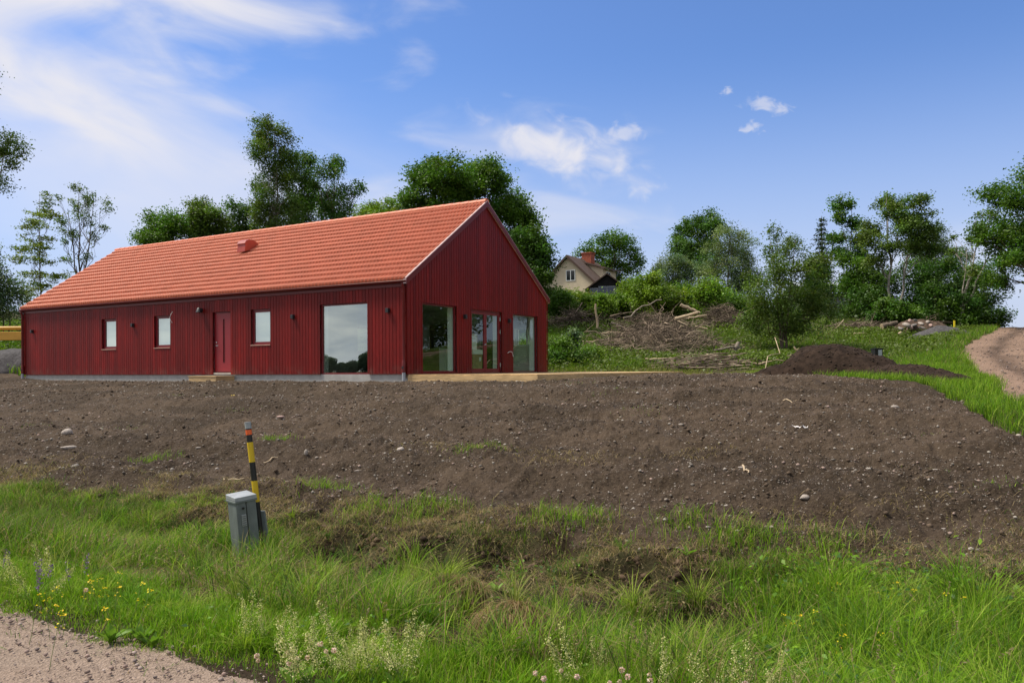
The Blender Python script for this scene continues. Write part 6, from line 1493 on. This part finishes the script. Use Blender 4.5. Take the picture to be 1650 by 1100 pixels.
# ------------------------------------------------------------------ flowers and herbs
def plant(name, label, cat, group, pts, make, seed):
    src = None; rng = np.random.default_rng(seed)
    for i, (x, y, s) in enumerate(pts):
        z = float(z_at(np.array([x]), np.array([y]))[0])
        if i < 4 or not src:
            r = empty(name, (0, 0, 0), 0, label, cat, group); make(r, rng); src = (src or [])+[r]
        else:
            t = src[i % 4]; r = t.copy(); COL.objects.link(r)
            for c in list(t.children): d = c.copy(); COL.objects.link(d); d.parent = r
        r.location = (x, y, z); r.scale = (s, s, s); tl = 0.34 if 'bedstraw' in name else 0.12; r.rotation_euler = (rng.normal(0, tl), rng.normal(0, tl), rng.uniform(0, 6.28))
def mk_bedstraw(r, rng):
    paths = []; C = []
    for _ in range(2):
        e = np.array([rng.normal(0, 0.06), rng.normal(0, 0.06), rng.uniform(0.34, 0.46)]); b = bend((0, 0, 0), e, 0.05, rng, 6, 0.03); paths.append((b, np.linspace(0.0025, 0.0012, 6)))
        for t in np.linspace(0.42, 1, 11):
            c = b[0]+(e-b[0])*t; m = 20; sp_ = 0.025*(1.25-t)+0.004
            C.append(c+rng.normal(size=(m, 3))*[sp_, sp_, 0.012])
    C = np.concatenate(C); V, Q, c = leaf_quads(C, 0.0085*rng.uniform(0.7, 1.3, len(C)), tint(len(C), rng, (0.52, 0.50, 0.22), (0.44, 0.44, 0.17), (0.62, 0.58, 0.31)), rng, 0.9)
    npmesh('blossom', V, Q, None, M['leaf'], r, c); V, Q = tubes(paths, 4); npmesh('stem', V, Q, None, M['stem'], r)
def mk_yellow(r, rng):
    h_ = rng.uniform(0.26, 0.36); b = bend((0, 0, 0), (rng.normal(0, 0.04), rng.normal(0, 0.04), h_), 0.05, rng, 5, 0.03)
    C = np.concatenate([b[-1]+rng.normal(size=(7, 3))*[0.012, 0.012, 0.005], b[-2]+rng.normal(size=(4, 3))*0.015]); V, Q, c = leaf_quads(C, 0.015, tint(len(C), rng, (0.80, 0.55, 0.01), (0.75, 0.62, 0.03)), rng, 0.9, 1.5)
    npmesh('blossom', V, Q, None, M['leaf'], r, c); V, Q = tubes([(b, np.linspace(0.002, 0.001, 5))], 4); npmesh('stem', V, Q, None, M['stem'], r)
def mk_clover(r, rng):
    h_ = rng.uniform(0.20, 0.28); b = bend((0, 0, 0), (rng.normal(0, 0.04), rng.normal(0, 0.04), h_), 0.05, rng, 5, 0.03)
    d = unit(60, rng); C = b[-1]+d*0.011; V, Q, c = leaf_quads(C, 0.011, tint(60, rng, (0.70, 0.50, 0.46), (0.62, 0.36, 0.36), (0.72, 0.62, 0.55)), rng, 0.5)
    npmesh('blossom', V, Q, None, M['leaf'], r, c); V, Q = tubes([(b, np.linspace(0.002, 0.001, 5))], 4); npmesh('stem', V, Q, None, M['stem'], r)
def mk_purple(r, rng):
    h_ = rng.uniform(0.3, 0.38); b = bend((0, 0, 0), (rng.normal(0, 0.03), rng.normal(0, 0.03), h_), 0.05, rng, 5, 0.03)
    t = rng.uniform(0.6, 1, 40)[:, None]; C = b[0]+(b[-1]-b[0])*t+rng.normal(size=(40, 3))*0.008; V, Q, c = leaf_quads(C, 0.014, tint(40, rng, (0.14, 0.07, 0.24), (0.20, 0.10, 0.30)), rng, 0.6)
    npmesh('blossom', V, Q, None, M['leaf'], r, c); V, Q = tubes([(b, np.linspace(0.002, 0.001, 5))], 4); npmesh('stem', V, Q, None, M['stem'], r)
def mk_dock(r, rng):
    Vs = []; Qs = []; b = 0
    for q in range(rng.integers(6, 10)):
        a = rng.uniform(0, 6.28); L = rng.uniform(0.08, 0.13); w = L*0.17; ts = np.linspace(0, 1, 6); lean = rng.uniform(0.35, 0.9)
        c = np.stack([np.cos(a)*L*ts*lean, np.sin(a)*L*ts*lean, L*ts*(1.05-0.55*ts*lean)+0.01], 1); ww = w*np.array([0.15, 0.7, 1, 0.9, 0.55, 0.05])[:, None]; s_ = np.array([-math.sin(a), math.cos(a), 0.0])
        V = np.concatenate([c-s_*ww+[0, 0, 0.01], c-[0, 0, 0.004], c+s_*ww+[0, 0, 0.01]]); Vs.append(V)
        for k_ in range(5):
            for g_ in (0, 6): Qs.append([b+g_+k_, b+g_+k_+1, b+g_+k_+7, b+g_+k_+6])
        b += 18
    V = np.concatenate(Vs); npmesh('leaves', V, np.array(Qs), None, M['leaf'], r, np.tile(np.array((0.19, 0.33, 0.045))*rng.uniform(0.8, 1.2), (len(V), 1)), True)
    pth = [(np.array([[0, 0, -0.02], [0.004, 0, 0.02], [0, 0.004, 0.06]]), np.array([0.006, 0.005, 0.003]))]; V, Q = tubes(pth, 5); npmesh('stem', V, Q, None, M['stem'], r)
M['stem'] = pbr('green_stem', (0.12, 0.18, 0.04), 0.6, 0.3)
def spots(px, n, spread, smin, smax, seed, lift=0.30):
    """plants whose heads show at these photo spots: the foot is a little lower in the picture"""
    r = np.random.default_rng(seed); out = []
    for i in range(n):
        q = px[i % len(px)]; a, b = ray(q[0]+r.normal(0, spread[0]), q[1]+r.normal(0, spread[1]))
        Y = np.arange(2.4, 16, 0.02); s = r.uniform(smin, smax); g = H(a*Y, Y)+lift*s-(EYE+b*Y); k_ = np.argmax(g >= 0)
        out.append((a*Y[k_], Y[k_], s))
    return out
plant('bedstraw_plant', 'tall stalk of creamy white blossom in the roadside grass', 'flower', 'creamy white roadside flowers', spots([(410, 975), (440, 990), (470, 1010), (525, 1010), (560, 1022), (600, 1030), (635, 1020), (655, 1015), (580, 1040), (935, 1035), (965, 1050), (1070, 1050), (1100, 1065), (1055, 1070), (1200, 1060), (1230, 1075), (1160, 1080), (540, 1005), (20, 910), (65, 912), (90, 890), (1250, 1085)], 44, (12, 8), 0.5, 0.95, 31, 0.33), mk_bedstraw, 32)
plant('buttercup_plant', 'small yellow flower on a thin stem in the roadside grass', 'flower', 'small yellow roadside flowers', spots([(160, 930), (180, 945), (185, 940), (110, 952), (60, 960), (75, 985), (1322, 950), (1455, 962), (1265, 1010), (1345, 1012), (1415, 1028), (1520, 965), (1552, 970), (1430, 950), (1290, 995), (210, 952), (140, 938)], 34, (14, 8), 0.7, 1.1, 33), mk_yellow, 34)
plant('clover_plant', 'pink and white clover head low in the roadside grass', 'flower', 'clover heads in the roadside grass', spots([(430, 1040), (460, 1045), (520, 1035), (1000, 1075), (950, 1085), (890, 1085), (1020, 1090), (535, 1045), (1180, 1090), (970, 1088), (480, 1055), (90, 950)], 22, (22, 8), 0.8, 1.1, 35, 0.24), mk_clover, 36)
plant('vetch_plant', 'slim purple flower spike in the left roadside grass', 'flower', 'purple flower spikes', spots([(5, 890), (60, 912), (78, 912), (122, 910), (44, 925)], 9, (8, 5), 0.8, 1.1, 37), mk_purple, 38)
plant('dock_plant', 'low plant with broad upright light green leaves at the gravel edge', 'plant', 'broad leaved plants on the verge', spots([(225, 1010), (240, 1012), (465, 1065), (490, 1075), (545, 1090), (510, 1095), (180, 1003), (640, 1085), (830, 1095)], 11, (8, 4), 0.8, 1.2, 39, 0.10), mk_dock, 40)
plant('dock_plant', 'small broad leaved plant on the soil bank beyond the ditch', 'plant', 'broad leaved plants on the bank', spots([(810, 955), (870, 985), (770, 915), (1020, 950), (1100, 895)], 6, (8, 4), 0.8, 1.1, 41, 0.08), mk_dock, 42)
# two tussocks of dead grass hanging over the ditch
for (c, r, hh), lb in zip(MOUNDS[:2], ('tussock of straw coloured dead grass in the ditch', 'dead grass tussock with a dark hollow right of the straw tussock')):
    rng = np.random.default_rng(int(abs(c[0])*100)+3); n = 2000; a = rng.uniform(0, 6.28, n); rr = r*np.sqrt(rng.uniform(0, 1, n))*(1+0.5*fbm(np.cos(a)*2, np.sin(a)*2, 1.3, 2, 5))
    x = c[0]+rr*np.cos(a)*0.9; y = c[1]+rr*np.sin(a)*0.7; z = z_at(x, y)+0.012
    dn_ = math.atan2(-NY, -NX)+rng.normal(0, 0.85, n)
    V, Q, T_, cl = blades(x, y, z, rng.uniform(0.10, 0.42, n), rng.uniform(0.003, 0.006, n), tint(n, rng, (0.40, 0.27, 0.145), (0.30, 0.205, 0.11), (0.20, 0.135, 0.07), (0.12, 0.19, 0.03)), rng, 1, flat=0.65, seg=4, a=dn_, drop=0.45)
    tag(npmesh('grass_tussock', V, Q, T_, M['grass'], None, cl), lb, 'tussock')
